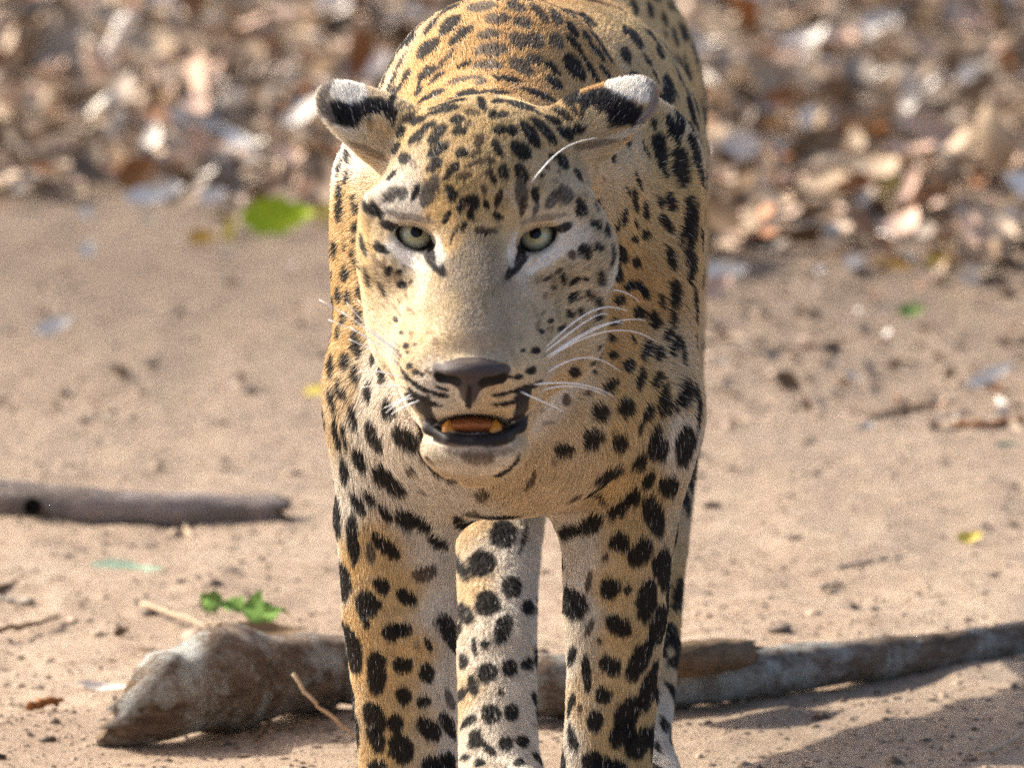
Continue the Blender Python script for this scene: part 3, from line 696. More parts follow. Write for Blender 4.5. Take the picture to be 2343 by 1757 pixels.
ad = N(nt_, 'ShaderNodeMath', operation='MULTIPLY_ADD'); nt_.links.new(no.outputs['Fac'], ad.inputs[0]); ad.inputs[1].default_value = .004; nt_.links.new(le.outputs['Value'], ad.inputs[2])
rp = ramp(nt_, ad.outputs[0], [(.0, (.22, .18, .06)), (.0075, (.42, .38, .17)), (.0105, (.56, .54, .34)), (.0128, (.42, .42, .28)), (.0145, (.03, .03, .02))])
nt_.links.new(rp.outputs[0], b_.inputs['Base Color']); b_.inputs['Roughness'].default_value = .12; b_.inputs['Coat Weight'].default_value = .8; b_.inputs['Coat Roughness'].default_value = .03
RE = .0182
for ex, ey, s in EYES:
    c = loc2w(L(ex, ey, -.0185))
    V, Fc = sphere_cap(RE, math.pi * .999, 24, 32)
    e = pymesh('eye', V, Fc, M_SCL, root); e.location = c
    look = -F + U * .17 + R * (.10 * -s * 0 + (.10 if s > 0 else -.10)); look /= np.linalg.norm(look)
    e.rotation_euler = Vector(look).to_track_quat('Z', 'Y').to_euler()
    V, Fc = sphere_cap(RE + .0004, math.asin(.0128 / RE), 8, 32); pymesh('iris', V, Fc, M_IRIS, e)
    V, Fc = sphere_cap(RE + .0008, math.asin(.0046 / RE), 4, 24); pymesh('pupil', V, Fc, M_PUP, e)

# ---- mouth: tongue and lower teeth
M_TON = speckled('tongue_brown', (.20, .055, .022), (.36, .13, .04), 300, .35, .3, .0005)
M_TOO = speckled('tooth_amber', (.42, .16, .02), (.52, .24, .04), 260, .3, .1, .0003)
V, Fc = sphere_cap(1, math.pi * .999, 14, 24)
Rw = np.array([R, U, -F]).T
def placed(name, V, mat, sc_, c, parent, Fc, bend=0):
    Q = np.array(V) * np.array(sc_); Q[:, 1] -= bend * (Q[:, 0] / sc_[0]) ** 2
    return pymesh(name, (Q @ Rw.T) + loc2w(c), Fc, mat, parent)
placed('tongue', V, M_TON, (.0275, .0075, .026), L(1080, 972, .030), root, Fc, .002)
for px in (1026, 1134):
    tv = [(.0056 * (1 - t ** 2.4) * math.cos(a), .0105 * t - .004, .0056 * (1 - t ** 2.4) * math.sin(a)) for t in np.linspace(0, 1, 7) for a in np.linspace(0, 2 * math.pi, 10, endpoint=False)]
    tf = [(i * 10 + j, i * 10 + (j + 1) % 10, (i + 1) * 10 + (j + 1) % 10, (i + 1) * 10 + j) for i in range(6) for j in range(10)]
    placed('tooth', tv, M_TOO, (1, 1, 1), L(px, 978, .048), root, tf)

# ---- whiskers
M_WH = plain('whisker_white', (.86, .84, .80), .35, .4)
def tube(path, radii, seg=5):
    path = np.array(path); V = []; Fc = []
    tdir = np.gradient(path, axis=0); tdir /= np.linalg.norm(tdir, axis=1)[:, None]
    ref = np.array([.3, .5, .8])
    for p, t, r in zip(path, tdir, radii):
        a = np.cross(t, ref); a /= np.linalg.norm(a); b = np.cross(t, a)
        for j in range(seg):
            an = 2 * math.pi * j / seg; V.append(p + r * (a * math.cos(an) + b * math.sin(an)))
    n = len(path)
    for i in range(n - 1):
        for j in range(seg): Fc.append((i * seg + j, i * seg + (j + 1) % seg, (i + 1) * seg + (j + 1) % seg, (i + 1) * seg + j))
    Fc.append(tuple(range(seg))[::-1]); Fc.append(tuple((n - 1) * seg + j for j in range(seg)))
    return V, Fc
WH = [[(475,380),(370,260),(240,110)],[(470,400),(310,270),(180,130)],[(480,420),(300,280),(25,112)],[(475,450),(330,340),(75,225)],[(480,490),(380,420),(190,335)],[(470,470),(350,370),(200,265)],
      [(510,560),(380,520),(260,520)],[(505,605),(400,595),(265,605)],[(545,645),(460,690),(390,720)],[(590,680),(490,720),(430,760)],[(555,665),(480,690),(400,750)],
      [(1290,390),(1500,210),(1640,155),(1760,175)],[(1290,440),(1500,320),(1680,240),(1860,228)],[(1300,450),(1480,345),(1700,285),(1920,350)],[(1300,525),(1420,460),(1560,440),(1720,520)],
      [(1230,590),(1400,580),(1550,600),(1680,655)],[(1270,625),(1380,600),(1500,605),(1640,650)],[(1160,630),(1270,680),(1340,710),(1400,745)],[(1310,430),(1430,350),(1600,260),(1740,250)],
      [(1660,60),(1720,65),(1780,90),(1830,130)],[(480,435),(360,330),(150,180)],[(1285,415),(1420,310),(1560,215),(1650,200)]]
def curve_pts(P, n=14):
    P = np.array(P, float); t = np.linspace(0, 1, n); tk = np.linspace(0, 1, len(P))
    c = np.polyfit(tk, P, min(3, len(P) - 1)); return np.stack([np.polyval(c[:, i], t) for i in range(P.shape[1])], 1)
def whisker(Q, base_D=None, slope=.30):
    i = hit(*Q[0]); D0 = BV[i, 2] + .001 if base_D is None else base_D
    dist = np.r_[0, np.cumsum(np.hypot(*np.diff(Q, axis=0).T))] / S
    path = loc2w(np.array([L(x, y, D0 + .004 * (k > 0) - slope * d_) for k, ((x, y), d_) in enumerate(zip(Q, dist))]))
    V, Fc = tube(path, np.linspace(.00068, .00022, len(path)), 5)
    pymesh('whisker', V, Fc, M_WH, root)
for P in WH:
    whisker(curve_pts([(720 + x / 2.4578, 640 + y / 2.4578) for x, y in P]))
whisker(curve_pts([(720 + x / 2.4578, 100 + y / 2.4578) for x, y in ((1210,790),(1330,650),(1440,570),(1590,530))]))

# ================================================================== LOGS, LEAVES, TWIGS
def bark(name, dark, mid, pale, lich, scale=40.0):
    m, nt, b = new_mat(name)
    tc = N(nt, 'ShaderNodeTexCoord'); mp = N(nt, 'ShaderNodeMapping'); nt.links.new(tc.outputs['Object'], mp.inputs['Vector'])
    mp.inputs['Scale'].default_value = (.22, 1, 1)
    a = N(nt, 'ShaderNodeTexNoise', i_Scale=scale, i_Detail=8.0, i_Roughness=.7); nt.links.new(mp.outputs[0], a.inputs['Vector'])
    f = N(nt, 'ShaderNodeTexNoise', i_Scale=scale * 7, i_Detail=5.0, i_Roughness=.7); nt.links.new(mp.outputs[0], f.inputs['Vector'])
    l = N(nt, 'ShaderNodeTexNoise', i_Scale=18.0, i_Detail=6.0, i_Roughness=.75); nt.links.new(tc.outputs['Object'], l.inputs['Vector'])
    c = ramp(nt, a.outputs['Fac'], [(.30, dark), (.50, mid), (.72, pale)]).outputs[0]
    c = mix(nt, c, ramp(nt, f.outputs['Fac'], [(.3, (.55, .52, .5)), (.6, (1.05, 1.05, 1.05))]).outputs[0], 1.0, 'MULTIPLY')
    lm = ramp(nt, l.outputs['Fac'], [(.46, (0, 0, 0)), (.62, (.85, .85, .85))]).outputs[0]
    c = mix(nt, c, lich, lm)
    nt.links.new(c, b.inputs['Base Color']); b.inputs['Roughness'].default_value = .85; b.inputs['Specular IOR Level'].default_value = .2
    ad = N(nt, 'ShaderNodeMath', operation='ADD'); nt.links.new(a.outputs['Fac'], ad.inputs[0]); nt.links.new(f.outputs['Fac'], ad.inputs[1])
    bump(nt, b, ad.outputs[0], .9, .008)
    return m
M_BARK = bark('bark_lichen', (.075, .048, .030), (.19, .135, .095), (.34, .28, .225), (.46, .47, .43))
M_BARK2 = bark('bark_grey', (.13, .10, .085), (.25, .205, .175), (.40, .345, .31), (.36, .30, .27))
M_WOOD = bark('broken_wood', (.10, .062, .034), (.24, .16, .095), (.40, .29, .19), (.30, .21, .13), 60)
M_HOLE = plain('knot_black', (.012, .010, .009), .9, .1)

def log_mesh(name, knots, mat, parent=None, seg=30, step=.006, rough=.10, jag0=0.0, jag1=0.0, bumps=(), seed=1, squash=1.0, slant0=0.0):
    """knots: (px, py, r_px) along the visible axis, resting on the ground"""
    K = []
    for kn in knots:
        px, py, r = kn[:3]; lift_ = kn[3] if len(kn) > 3 else 0
        mpp = G(px, py)[1]; p, _ = G(px, py, r * mpp + lift_); K.append([*p, r * mpp])
    K = np.array(K); seglen = np.r_[0, np.cumsum(np.linalg.norm(np.diff(K[:, :3], axis=0), axis=1))]
    n = max(6, int(seglen[-1] / step)); t = np.linspace(0, seglen[-1], n)
    Pth = np.stack([np.interp(t, seglen, K[:, i]) for i in range(4)], 1)
    ker = np.hanning(max(5, int(.05 / step) | 1)); ker /= ker.sum(); h = len(ker) // 2
    Pp = np.concatenate([2 * Pth[:1] - Pth[h:0:-1], Pth, 2 * Pth[-1:] - Pth[-2:-h - 2:-1]]) if n > h + 2 else Pth
    if n > h + 2: Pth = np.stack([np.convolve(Pp[:, i], ker, 'valid') for i in range(4)], 1)
    c, r = Pth[:, :3], Pth[:, 3]
    td = np.gradient(c, axis=0); td /= np.linalg.norm(td, axis=1)[:, None]
    up = np.array([0, 0, 1.0]); sd = np.cross(td, up); sd /= np.linalg.norm(sd, axis=1)[:, None]; nu = np.cross(sd, td)
    ang = np.linspace(0, 2 * math.pi, seg, endpoint=False)
    ca, sa = np.cos(ang), np.sin(ang)
    Q = np.stack([np.repeat(t[:, None], seg, 1) * 3, np.tile(ca, (n, 1)) * .05, np.tile(sa, (n, 1)) * .05], -1).reshape(-1, 3)
    rr = 1 + rough * (vnoise(Q, 9, seed) + .6 * vnoise(Q, 30, seed + 1) + .5 * vnoise(Q * np.array([.3, 1, 1]), 80, seed + 2))
    rr = rr.reshape(n, seg)
    for bt, ba, bw, bh in bumps:
        dx = (t - bt * t[-1])[:, None] / bw; da = np.abs((ang[None] - ba + math.pi) % (2 * math.pi) - math.pi) * r[:, None] / bw
        rr += bh * np.exp(-(dx ** 2 + da ** 2))
    V = c[:, None] + (sd[:, None] * ca[None, :, None] + nu[:, None] * (sa * squash)[None, :, None]) * (r[:, None] * rr)[..., None]
    if slant0:
        for j in range(10): V[j] += -td[0] * (slant0 * (1 - j / 10) * -sa)[:, None]
    for end, jag in ((0, jag0), (-1, jag1)):
        if jag:
            for j in range(4):
                e = j if end == 0 else -1 - j
                f = (1 - j / 4) ** 1.5
                V[e] += (-td[0] if end == 0 else td[-1]) * (jag * f * (vnoise(np.c_[ca * 2, sa * 2, np.full(seg, seed)], 2.3, seed + 9) + .7 * vnoise(np.c_[ca * 2, sa * 2, np.full(seg, 3)], 7, seed + 8)))[:, None]
    base = c.mean(0); base[2] = 0
    Vf = V.reshape(-1, 3); i = np.arange(n - 1)[:, None] * seg; j = np.arange(seg)[None]; j2 = (j + 1) % seg
    Fq = np.stack([i + j, i + j2, i + seg + j2, i + seg + j], -1).reshape(-1, 4)
    ax_ = (c[-1] - c[0]); az_ = math.atan2(ax_[1], ax_[0])
    Rm = np.array([[math.cos(az_), math.sin(az_), 0], [-math.sin(az_), math.cos(az_), 0], [0, 0, 1]])
    caps = []
    Vl = (Vf - base) @ Rm.T
    o = mesh_np(name, Vl, Fq, mat, parent)
    o.location = base; o.rotation_euler = (0, 0, az_)
    # broken ends: fibrous cap as its own part
    for end, jag in ((0, jag0), (-1, jag1)):
        ring = V[0] if end == 0 else V[-1]; cen = ring.mean(0); dr = (-td[0] if end == 0 else td[-1])
        rings = [ring]
        for q, f in enumerate((.78, .52, .26)):
            jit = vnoise(np.c_[ca * f, sa * f, np.full(seg, .7)], 5, seed + 3 + q) * (jag if jag else .002) * .8
            rings.append(cen + (ring - cen) * f + dr * (jit + (.35 * jag * (1 - f)) * 0)[:, None])
        rings.append(np.tile(cen, (seg, 1)))
        CV = np.concatenate(rings); m_ = len(rings)
        i_ = np.arange(m_ - 1)[:, None] * seg
        CF = np.stack([i_ + j, i_ + seg + j, i_ + seg + j2, i_ + j2], -1).reshape(-1, 4)
        if end == -1: CF = CF[:, ::-1]
        mesh_np('broken_end', (CV - base) @ Rm.T, CF, M_WOOD, o, smooth=False)
    return o
lg = log_mesh('fallen_log', [(270, 1632, 62), (325, 1608, 88), (420, 1576, 102), (520, 1556, 103), (640, 1540, 92), (780, 1532, 80), (1000, 1556, 74), (1250, 1572, 70), (1500, 1562, 62), (1700, 1542, 56), (1950, 1512, 50), (2150, 1492, 46), (2343, 1464, 44), (2560, 1430, 42)],
         M_BARK, rough=.11, jag0=.018, slant0=.028, bumps=[(.10, 1.4, .022, .22), (.135, 1.9, .016, .26), (.06, 2.6, .02, .12), (.55, 1.2, .02, .1), (.75, 1.8, .015, .08)], seed=5)
tag(lg, 'long grey lichen-patched log with a splintered end lying behind the leopard paws', 'log')
o = log_mesh('broken_branch', [(1480, 1512, 44, .036), (1560, 1506, 46, .036), (1640, 1500, 44, .034), (1700, 1492, 38, .032)], M_WOOD, rough=.14, jag0=.01, jag1=.014, seed=12, squash=.85, step=.004)
tag(o, 'short rough brown broken branch stub lying against the long log', 'branch')
o = log_mesh('fallen_branch', [(-260, 1125, 52), (-80, 1140, 50), (60, 1150, 48), (200, 1160, 44), (380, 1166, 40), (520, 1168, 36), (650, 1172, 32)], M_BARK2, rough=.07, jag1=.012, bumps=[(.30, 1.5, .02, .1), (.97, 1.2, .02, .3)], seed=21)
tag(o, 'smooth grey fallen branch with a black knot hole on the open sand', 'branch')
# knot hole: a dark recess with a raised collar
def knot(px, py, r_px, parent):
    mpp = G(px, py)[1]; p, _ = G(px, py, 46 * mpp); c = p - F * (46 * mpp * .93)
    r = r_px * mpp; V, Fc = [], []
    for k, (f, dz) in enumerate(((1.35, -.004), (1.15, .0015), (.95, .001), (.7, -.006), (.01, -.011))):
        for a in range(18):
            an = a * math.pi / 9; V.append(c + (R * math.cos(an) * f * r + U * math.sin(an) * f * r * .92) - F * dz)
    for k in range(4):
        for a in range(18): Fc.append((k * 18 + a, k * 18 + (a + 1) % 18, (k + 1) * 18 + (a + 1) % 18, (k + 1) * 18 + a))
    bpy.context.view_layer.update()
    Mi = np.array(parent.matrix_world.inverted())
    V = [tuple((Mi @ np.array([*v, 1]))[:3]) for v in V]
    pymesh('knot_hole', V, Fc, M_HOLE, parent)
knot(74, 1158, 17, o)
for px0, px1 in ((520, 620),):   # torn bark flap on that branch's tip
    pass

# ---- leaves
def leaf_verts(Ln, Wd, fold, curl, twist, seed, nu=11, nv=5, shape=.8, wavy=.06, torn=.10):
    u = np.linspace(0, 1, nu)[:, None]; v = np.linspace(-1, 1, nv)[None]
    wdt = np.maximum(np.sin(math.pi * np.clip(u, .0, 1) ** shape), 0) ** .75 * Wd / 2
    wdt = wdt * (1 + torn * np.sin(u * 23 + seed) + torn * .8 * np.sin(u * 51 + 2 * seed)) + Ln * .004
    x = (u - .5) * Ln + 0 * v; y = wdt * v
    ph = curl * (u - .5)
    z = fold * np.abs(v) ** 1.3 * wdt + wavy * Wd * np.sin(u * 9 + seed + v * 2) * np.abs(v)
    tw = twist * (u - .5) * 2
    y, z = y * np.cos(tw) - z * np.sin(tw), y * np.sin(tw) + z * np.cos(tw)
    if abs(curl) > 1e-3:
        Rr = Ln / curl; a = ph
        X = (Rr - z) * np.sin(a); Z = Rr - (Rr - z) * np.cos(a); x, z = X + 0 * v, Z
    V = np.stack([x + 0 * v, y, z], -1).reshape(-1, 3)
    i = np.arange(nu - 1)[:, None] * nv + np.arange(nv - 1)[None]
    Fq = np.stack([i, i + 1, i + nv + 1, i + nv], -1).reshape(-1, 4)
    return V, Fq
def leaf_mat(name, c1, c2, scale=60):
    m, nt, b = new_mat(name)
    tc = N(nt, 'ShaderNodeTexCoord')
    no = N(nt, 'ShaderNodeTexNoise', i_Scale=float(scale), i_Detail=6.0, i_Roughness=.65); nt.links.new(tc.outputs['Object'], no.inputs['Vector'])
    r = ramp(nt, no.outputs['Fac'], [(.30, c1), (.70, c2)])
    nt.links.new(r.outputs[0], b.inputs['Base Color']); b.inputs['Roughness'].default_value = .8
    b.inputs['Specular IOR Level'].default_value = .12
    wv = N(nt, 'ShaderNodeTexWave', i_Scale=90.0, i_Distortion=2.0); nt.links.new(tc.outputs['Object'], wv.inputs['Vector'])
    bump(nt, b, wv.outputs['Fac'], .25, .0008)
    return m
LM = {
 'white': leaf_mat('leaf_bleached', (.62, .54, .45), (.84, .78, .69)),
 'tan': leaf_mat('leaf_tan', (.34, .24, .15), (.52, .40, .28)),
 'pink': leaf_mat('leaf_pinkish', (.42, .27, .19), (.60, .43, .33)),
 'rust': leaf_mat('leaf_rust', (.17, .065, .025), (.36, .16, .06)),
 'brown': leaf_mat('leaf_brown', (.10, .062, .035), (.24, .16, .095)),
 'grey': leaf_mat('leaf_grey', (.18, .145, .115), (.34, .285, .235)),
 'yellow': leaf_mat('leaf_yellow', (.58, .42, .06), (.72, .58, .16)),
 'orange': leaf_mat('leaf_orange', (.55, .27, .04), (.68, .42, .09)),
 'lime': leaf_mat('leaf_lime', (.26, .36, .012), (.42, .48, .03)),
 'green': leaf_mat('leaf_green', (.08, .17, .035), (.22, .34, .08), 90),
 'pale_green': leaf_mat('leaf_pale_green', (.25, .36, .24), (.38, .47, .34)),
}
def leaf(px, py, lpx, hpx, ang, kind, label, curl=.8, fold=.25, cat='leaf', name='fallen_leaf', aspect=.5, seed=None, group=None, z0=0.0, torn=.10, wavy=.06):
    """a leaf about lpx long on the picture; hpx says how steeply it is propped up"""
    seed = random.random() * 50 if seed is None else seed
    p, mpp = G(px, py); p, mpp = G(px, py, max(.003, .5 * hpx * mpp) + z0)
    Ln = lpx * mpp; Wd = max(Ln * aspect, hpx * mpp * .9)
    tilt = math.asin(min(.97, max(.02, hpx * mpp / Wd))) - PITCH * .5
    tilt = max(tilt, .04)
    V, Fq = leaf_verts(Ln, Wd, fold, curl, random.uniform(-.3, .3), seed, 21, 7, torn=torn, wavy=wavy)
    o = mesh_np(name, V, Fq, LM[kind])
    a = math.radians(-ang)
    e1 = np.array([1, 0, 0.]); e2 = np.array([0, math.cos(tilt), math.sin(tilt)])
    x = e1 * math.cos(a) + e2 * math.sin(a); z = np.cross(e1, e2); y = np.cross(z, x)
    Mx = np.eye(4); Mx[:3, 0], Mx[:3, 1], Mx[:3, 2], Mx[:3, 3] = x, y, z, p
    # let its lowest point touch the ground
    W = V @ Mx[:3, :3].T; low_ = W[:, 2].min(); Mx[2, 3] = min(p[2], gz(p[0], p[1]) - low_ + .001) if z0 == 0 else p[2]
    o.matrix_world = Matrix(Mx.tolist())
    return tag(o, label, cat, group)
def twig(pts, r_px, mat, label, name='twig', cat='twig', z=.004, group=None):
    P3 = []
    for q in pts:
        zz = q[2] if len(q) > 2 else z
        P3.append(G(q[0], q[1], zz)[0])
    P3 = np.array(P3); n = 12; tk = np.linspace(0, 1, len(P3)); t = np.linspace(0, 1, n)
    c = np.stack([np.interp(t, tk, P3[:, i]) for i in range(3)], 1)
    c[1:-1] += rng.normal(0, .0012, (n - 2, 3))
    mpp = G(*pts[0][:2])[1]; base = c.mean(0)
    rr = r_px * mpp * (np.linspace(1, .6, n) + .12 * rng.normal(size=n))
    V, Fc = tube(c - base, rr, 7)
    o = pymesh(name, V, Fc, mat); o.location = base
    return tag(o, label, cat, group)

# ---- leaves and sticks that can be told apart
leaf(636, 492, 175, 82, -4, 'lime', 'bright lime green leaf lying at the edge of the litter', .5, .15, aspect=.5)
leaf(745, 478, 70, 50, -20, 'yellow', 'pale yellow leaf tucked behind the lime green leaf', .4)
leaf(694, 488, 52, 36, -50, 'white', 'small white leaf curled against the lime green leaf', .9)
leaf(462, 532, 68, 36, -2, 'orange', 'yellow and orange leaf lying flat beside the lime green leaf', .6)
leaf(524, 525, 74, 32, -80, 'yellow', 'narrow yellow leaf standing on edge next to the orange leaf', .5, aspect=.3)
leaf(540, 480, 70, 24, 60, 'tan', 'narrow tan leaf propped upright near the lime green leaf', .6, aspect=.3)
leaf(122, 728, 105, 40, -24, 'white', 'white leaf alone on the open sand above the grey branch', .35, .1, aspect=.33)
leaf(352, 442, 150, 42, -12, 'white', 'long curved white leaf in the litter edge', 1.2, .3, aspect=.3)
leaf(486, 436, 72, 34, -18, 'white', 'short bleached leaf beside the long curved white leaf', .5)
leaf(395, 372, 60, 74, 70, 'white', 'broad white leaf propped up behind the long curved leaf', .8)
leaf(182, 372, 58, 44, 10, 'white', 'small rounded white leaf next to a rust leaf', .9)
leaf(272, 392, 56, 40, 25, 'white', 'small white leaf under the big rust leaf', .7)
leaf(312, 372, 90, 110, 60, 'rust', 'big rust brown leaf standing among white leaves', .9)
leaf(110, 420, 95, 52, 20, 'pink', 'pinkish cupped leaf above bare sand', 1.2)
leaf(42, 412, 44, 36, -30, 'white', 'small white leaf beside the pinkish cupped leaf', .6)
leaf(20, 385, 80, 34, -15, 'rust', 'rusty leaf half hidden beside pinkish leaves', .6)
leaf(198, 478, 36, 30, 0, 'white', 'tiny white leaf at the sand border', .5)
leaf(450, 268, 150, 44, 20, 'white', 'pale leaf lying across dark litter', 1.0, aspect=.35)
leaf(555, 200, 70, 28, 5, 'grey', 'bluish grey leaf with a dark gap beneath', .8)
leaf(720, 128, 52, 56, 60, 'lime', 'small olive green leaf deep in the litter', .8)
leaf(455, 8, 90, 40, -10, 'yellow', 'dull yellow leaf far back in the litter', .7)
leaf(385, 225, 34, 50, 80, 'orange', 'small orange leaf standing in the litter', .5)
leaf(280, 265, 110, 70, 30, 'tan', 'broad tan leaf leaning on its neighbours', .9)
leaf(140, 130, 150, 130, 60, 'grey', 'large grey brown leaf standing in shade', 1.0)
leaf(60, 60, 140, 110, -40, 'brown', 'large dark brown leaf far back in the litter', .9)
leaf(720, 80, 46, 110, 80, 'tan', 'upright narrow tan leaf behind the olive leaf', .5, aspect=.3)
twig([(300, 25, .09), (255, 110, .05), (212, 195, .006)], 19, LM['white'], 'thick bleached stick leaning out of the litter', 'stick', 'stick')
twig([(250, 225, .05), (190, 285, .006)], 15, LM['white'], 'short bleached stick poking out below the thick leaning stick', 'stick', 'stick')
leaf(2153, 586, 78, 36, -22, 'yellow', 'bright yellow leaf tilted on brown soil', .4, .1)
leaf(2042, 598, 95, 22, 12, 'orange', 'narrow orange leaf beside the bright yellow leaf', .5, aspect=.25)
leaf(2221, 612, 50, 58, -70, 'white', 'oval white leaf standing by the bright yellow leaf', .4, .1, aspect=.75)
leaf(1650, 604, 130, 42, -3, 'white', 'chunky white leaf curl beside the leopard shoulder', 1.2, .5, aspect=.35)
leaf(1955, 592, 54, 42, -30, 'white', 'small pale leaf near the narrow orange leaf', .6)
leaf(1640, 655, 90, 54, -35, 'pink', 'salmon brown leaf under the chunky white curl', .9)
leaf(2085, 690, 66, 26, -12, 'green', 'green leaf scrap on brown soil', .5)
leaf(2266, 845, 125, 36, -26, 'white', 'long white strip leaf lying on brown soil', .3, .2, aspect=.25)
leaf(1790, 985, 46, 24, 0, 'yellow', 'small lemon yellow leaf alone on the sand', .4, .1)
leaf(2315, 1032, 80, 34, 15, 'pale_green', 'pale green leaf with a yellow edge on the sand', .8)
leaf(1805, 872, 76, 50, 30, 'brown', 'dark curled leaf alone on the sand', 1.5, .5)
leaf(2218, 1222, 66, 24, -12, 'yellow', 'crinkled pale yellow leaf on sand', .9)
leaf(1870, 330, 130, 170, 80, 'brown', 'large dark brown leaf standing beside a yellow curl', .8, aspect=.6)
leaf(1892, 275, 150, 40, 65, 'orange', 'thin yellow curl hanging over a dark brown leaf', 1.4, aspect=.2)
leaf(1965, 275, 90, 170, 75, 'rust', 'tall rust leaf standing behind the yellow curl', .8)
leaf(1785, 322, 84, 66, 50, 'white', 'bluish white folded leaf at the foot of a dark leaf', 2.2, .3, aspect=.3)
leaf(1722, 225, 140, 76, 5, 'brown', 'hollow dark brown leaf in front of pale ones', 1.6, .6)
leaf(1835, 108, 150, 64, -32, 'white', 'broad bleached leaf lying across the litter', .5)
leaf(2008, 58, 110, 70, -15, 'white', 'bleached curled leaf far back in the litter', 1.2)
leaf(2200, 140, 190, 46, -30, 'tan', 'long straw coloured leaf lying slantwise', .3, aspect=.2)
leaf(1690, 320, 100, 110, 70, 'white', 'cupped white leaf beside the leopard flank', 1.2)
leaf(1700, 400, 90, 36, 80, 'tan', 'thin upright straw leaf below the cupped white leaf', .4, aspect=.25)
leaf(2290, 130, 120, 50, -8, 'rust', 'rust red leaf over a dark gap', .8)
leaf(2040, 410, 60, 110, -80, 'yellow', 'straw yellow leaf standing upright', .5, aspect=.4)
leaf(1860, 430, 90, 50, -40, 'pink', 'peach coloured leaf below the dark brown leaf', .8)
leaf(2160, 480, 90, 40, 20, 'pink', 'peach curl over a dark hollow', 1.8, .4, aspect=.35)
leaf(2330, 500, 90, 34, 30, 'white', 'bluish white leaf strip at the soil edge', .3, aspect=.3)
twig([(1985, 962), (2060, 938), (2140, 920)], 10, LM['brown'], 'dark brown stick with a pale tip lying on sand', 'stick', 'stick', .008)
leaf(1975, 985, 60, 34, -35, 'white', 'small bleached leaf at the end of a dark stick', .5)
twig([(2185, 972), (2260, 975), (2340, 955)], 10, LM['rust'], 'curved reddish brown stick lying on sand', 'stick', 'stick', .008)
twig([(1795, 1020), (1880, 985)], 6, LM['grey'], 'thin dark twig near the lemon yellow leaf', z=.003)
twig([(1915, 1300), (1980, 1285), (2070, 1272)], 5, LM['grey'], 'faint grey twig half buried in the sand', z=.001)
twig([(1880, 1345), (1925, 1330)], 6, LM['grey'], 'short greenish grey twig on pale sand', z=.002)
twig([(2240, 1722), (2290, 1705), (2360, 1670)], 6, LM['tan'], 'straw coloured stem lying on the sand', z=.005)
twig([(2215, 1440), (2300, 1428)], 6, LM['tan'], 'tan chip resting above the long log', z=.004)
twig([(670, 1540, .075), (720, 1610, .05), (815, 1690, .004)], 5, LM['tan'], 'thin straw stalk leaning against the long log')
leaf(565, 1398, 200, 44, 14, 'green', 'bright green torn leaf behind the thick end of the log', 1.0, .35, aspect=.34, torn=.32, wavy=.3)
leaf(478, 1378, 62, 40, 60, 'green', 'curled green leaf tip standing up behind the log', 1.3, .3, aspect=.35, torn=.3, wavy=.2)
leaf(600, 1426, 220, 30, 3, 'brown', 'long brown bark strip behind the log under the green leaf', .6, .4, aspect=.2, name='bark_strip', cat='bark')
leaf(290, 1302, 170, 26, 6, 'pale_green', 'faded blue green leaf flat on the sand', .4, .1, aspect=.3)
twig([(405, 1330), (480, 1318), (556, 1303)], 7, LM['grey'], 'straight grey brown twig on open sand', z=.005)
twig([(-20, 1442), (60, 1430), (135, 1408)], 7, LM['brown'], 'brown twig with a pale broken tip on the sand', z=.005)
twig([(325, 1382), (400, 1405), (480, 1432)], 6, LM['tan'], 'slender bent twig pointing at the green leaf', z=.004)
twig([(-10, 1355), (50, 1322)], 9, LM['brown'], 'stubby dark twig on the sand', z=.006)
twig([(-20, 1366), (75, 1378)], 12, LM['grey'], 'soft grey piece of bark on the sand', 'bark_chip', 'bark', .005)
leaf(235, 1556, 120, 16, 6, 'white', 'thin white leaf edge beside the splintered log end', .7, .2, aspect=.2)
twig([(70, 1615), (105, 1608), (142, 1600)], 11, LM['rust'], 'small reddish brown wood chip on the sand', 'wood_chip', 'wood chip', .007)
twig([(440, 1228), (420, 1200)], 5, LM['tan'], 'tiny straw bit below the grey branch', z=.004)
twig([(455, 1192), (505, 1168, .012), (550, 1196)], 5, LM['tan'], 'bent straw arching in front of the grey branch', z=.004)
leaf(345, 1476, 80, 14, 2, 'tan', 'pale flat chip above the splintered log end', .3, aspect=.25)
twig([(620, 1640), (575, 1700)], 6, LM['brown'], 'small forked root bit in the log shadow', z=.004)
leaf(278, 1440, 44, 20, -20, 'brown', 'dark crumpled leaf crumb on the sand', 1.4, .5)
leaf(730, 895, 74, 24, -4, 'yellow', 'cream coloured leaf peeking out beside the leopard chest', .3, .1)
leaf(200, 560, 44, 34, -60, 'white', 'pale blurred leaf on the far sand', .5)

# ---- alike leaves of the litter, each its own object
def edge_py(px):      # where the litter gives way to sand, as seen in the picture
    return 470 - 40 * math.sin(px / 160.0) if px < 900 else 620 - 30 * math.sin(px / 130.0)
LABELS = {'tan': 'curled tan leaf in the litter behind the leopard', 'brown': 'dark brown curled leaf in the litter behind the leopard', 'grey': 'dull grey brown leaf in the litter behind the leopard',
          'pink': 'peach brown leaf in the litter behind the leopard', 'rust': 'rust coloured leaf in the litter behind the leopard', 'white': 'bleached whitish leaf in the litter behind the leopard'}
protos = {}
for kind in LABELS:
    protos[kind] = []
    for q in range(5):
        V, Fq = leaf_verts(1, random.uniform(.36, .6), random.uniform(.1, .6), random.uniform(.3, 2.0), random.uniform(-.7, .7), random.random() * 60, 9, 5)
        me = mesh_np('litter_leaf', V, Fq, LM[kind]); d_ = me.data; bpy.data.objects.remove(me); protos[kind].append((d_, V))
kinds = ['tan'] * 30 + ['brown'] * 22 + ['grey'] * 22 + ['pink'] * 12 + ['rust'] * 8 + ['white'] * 9
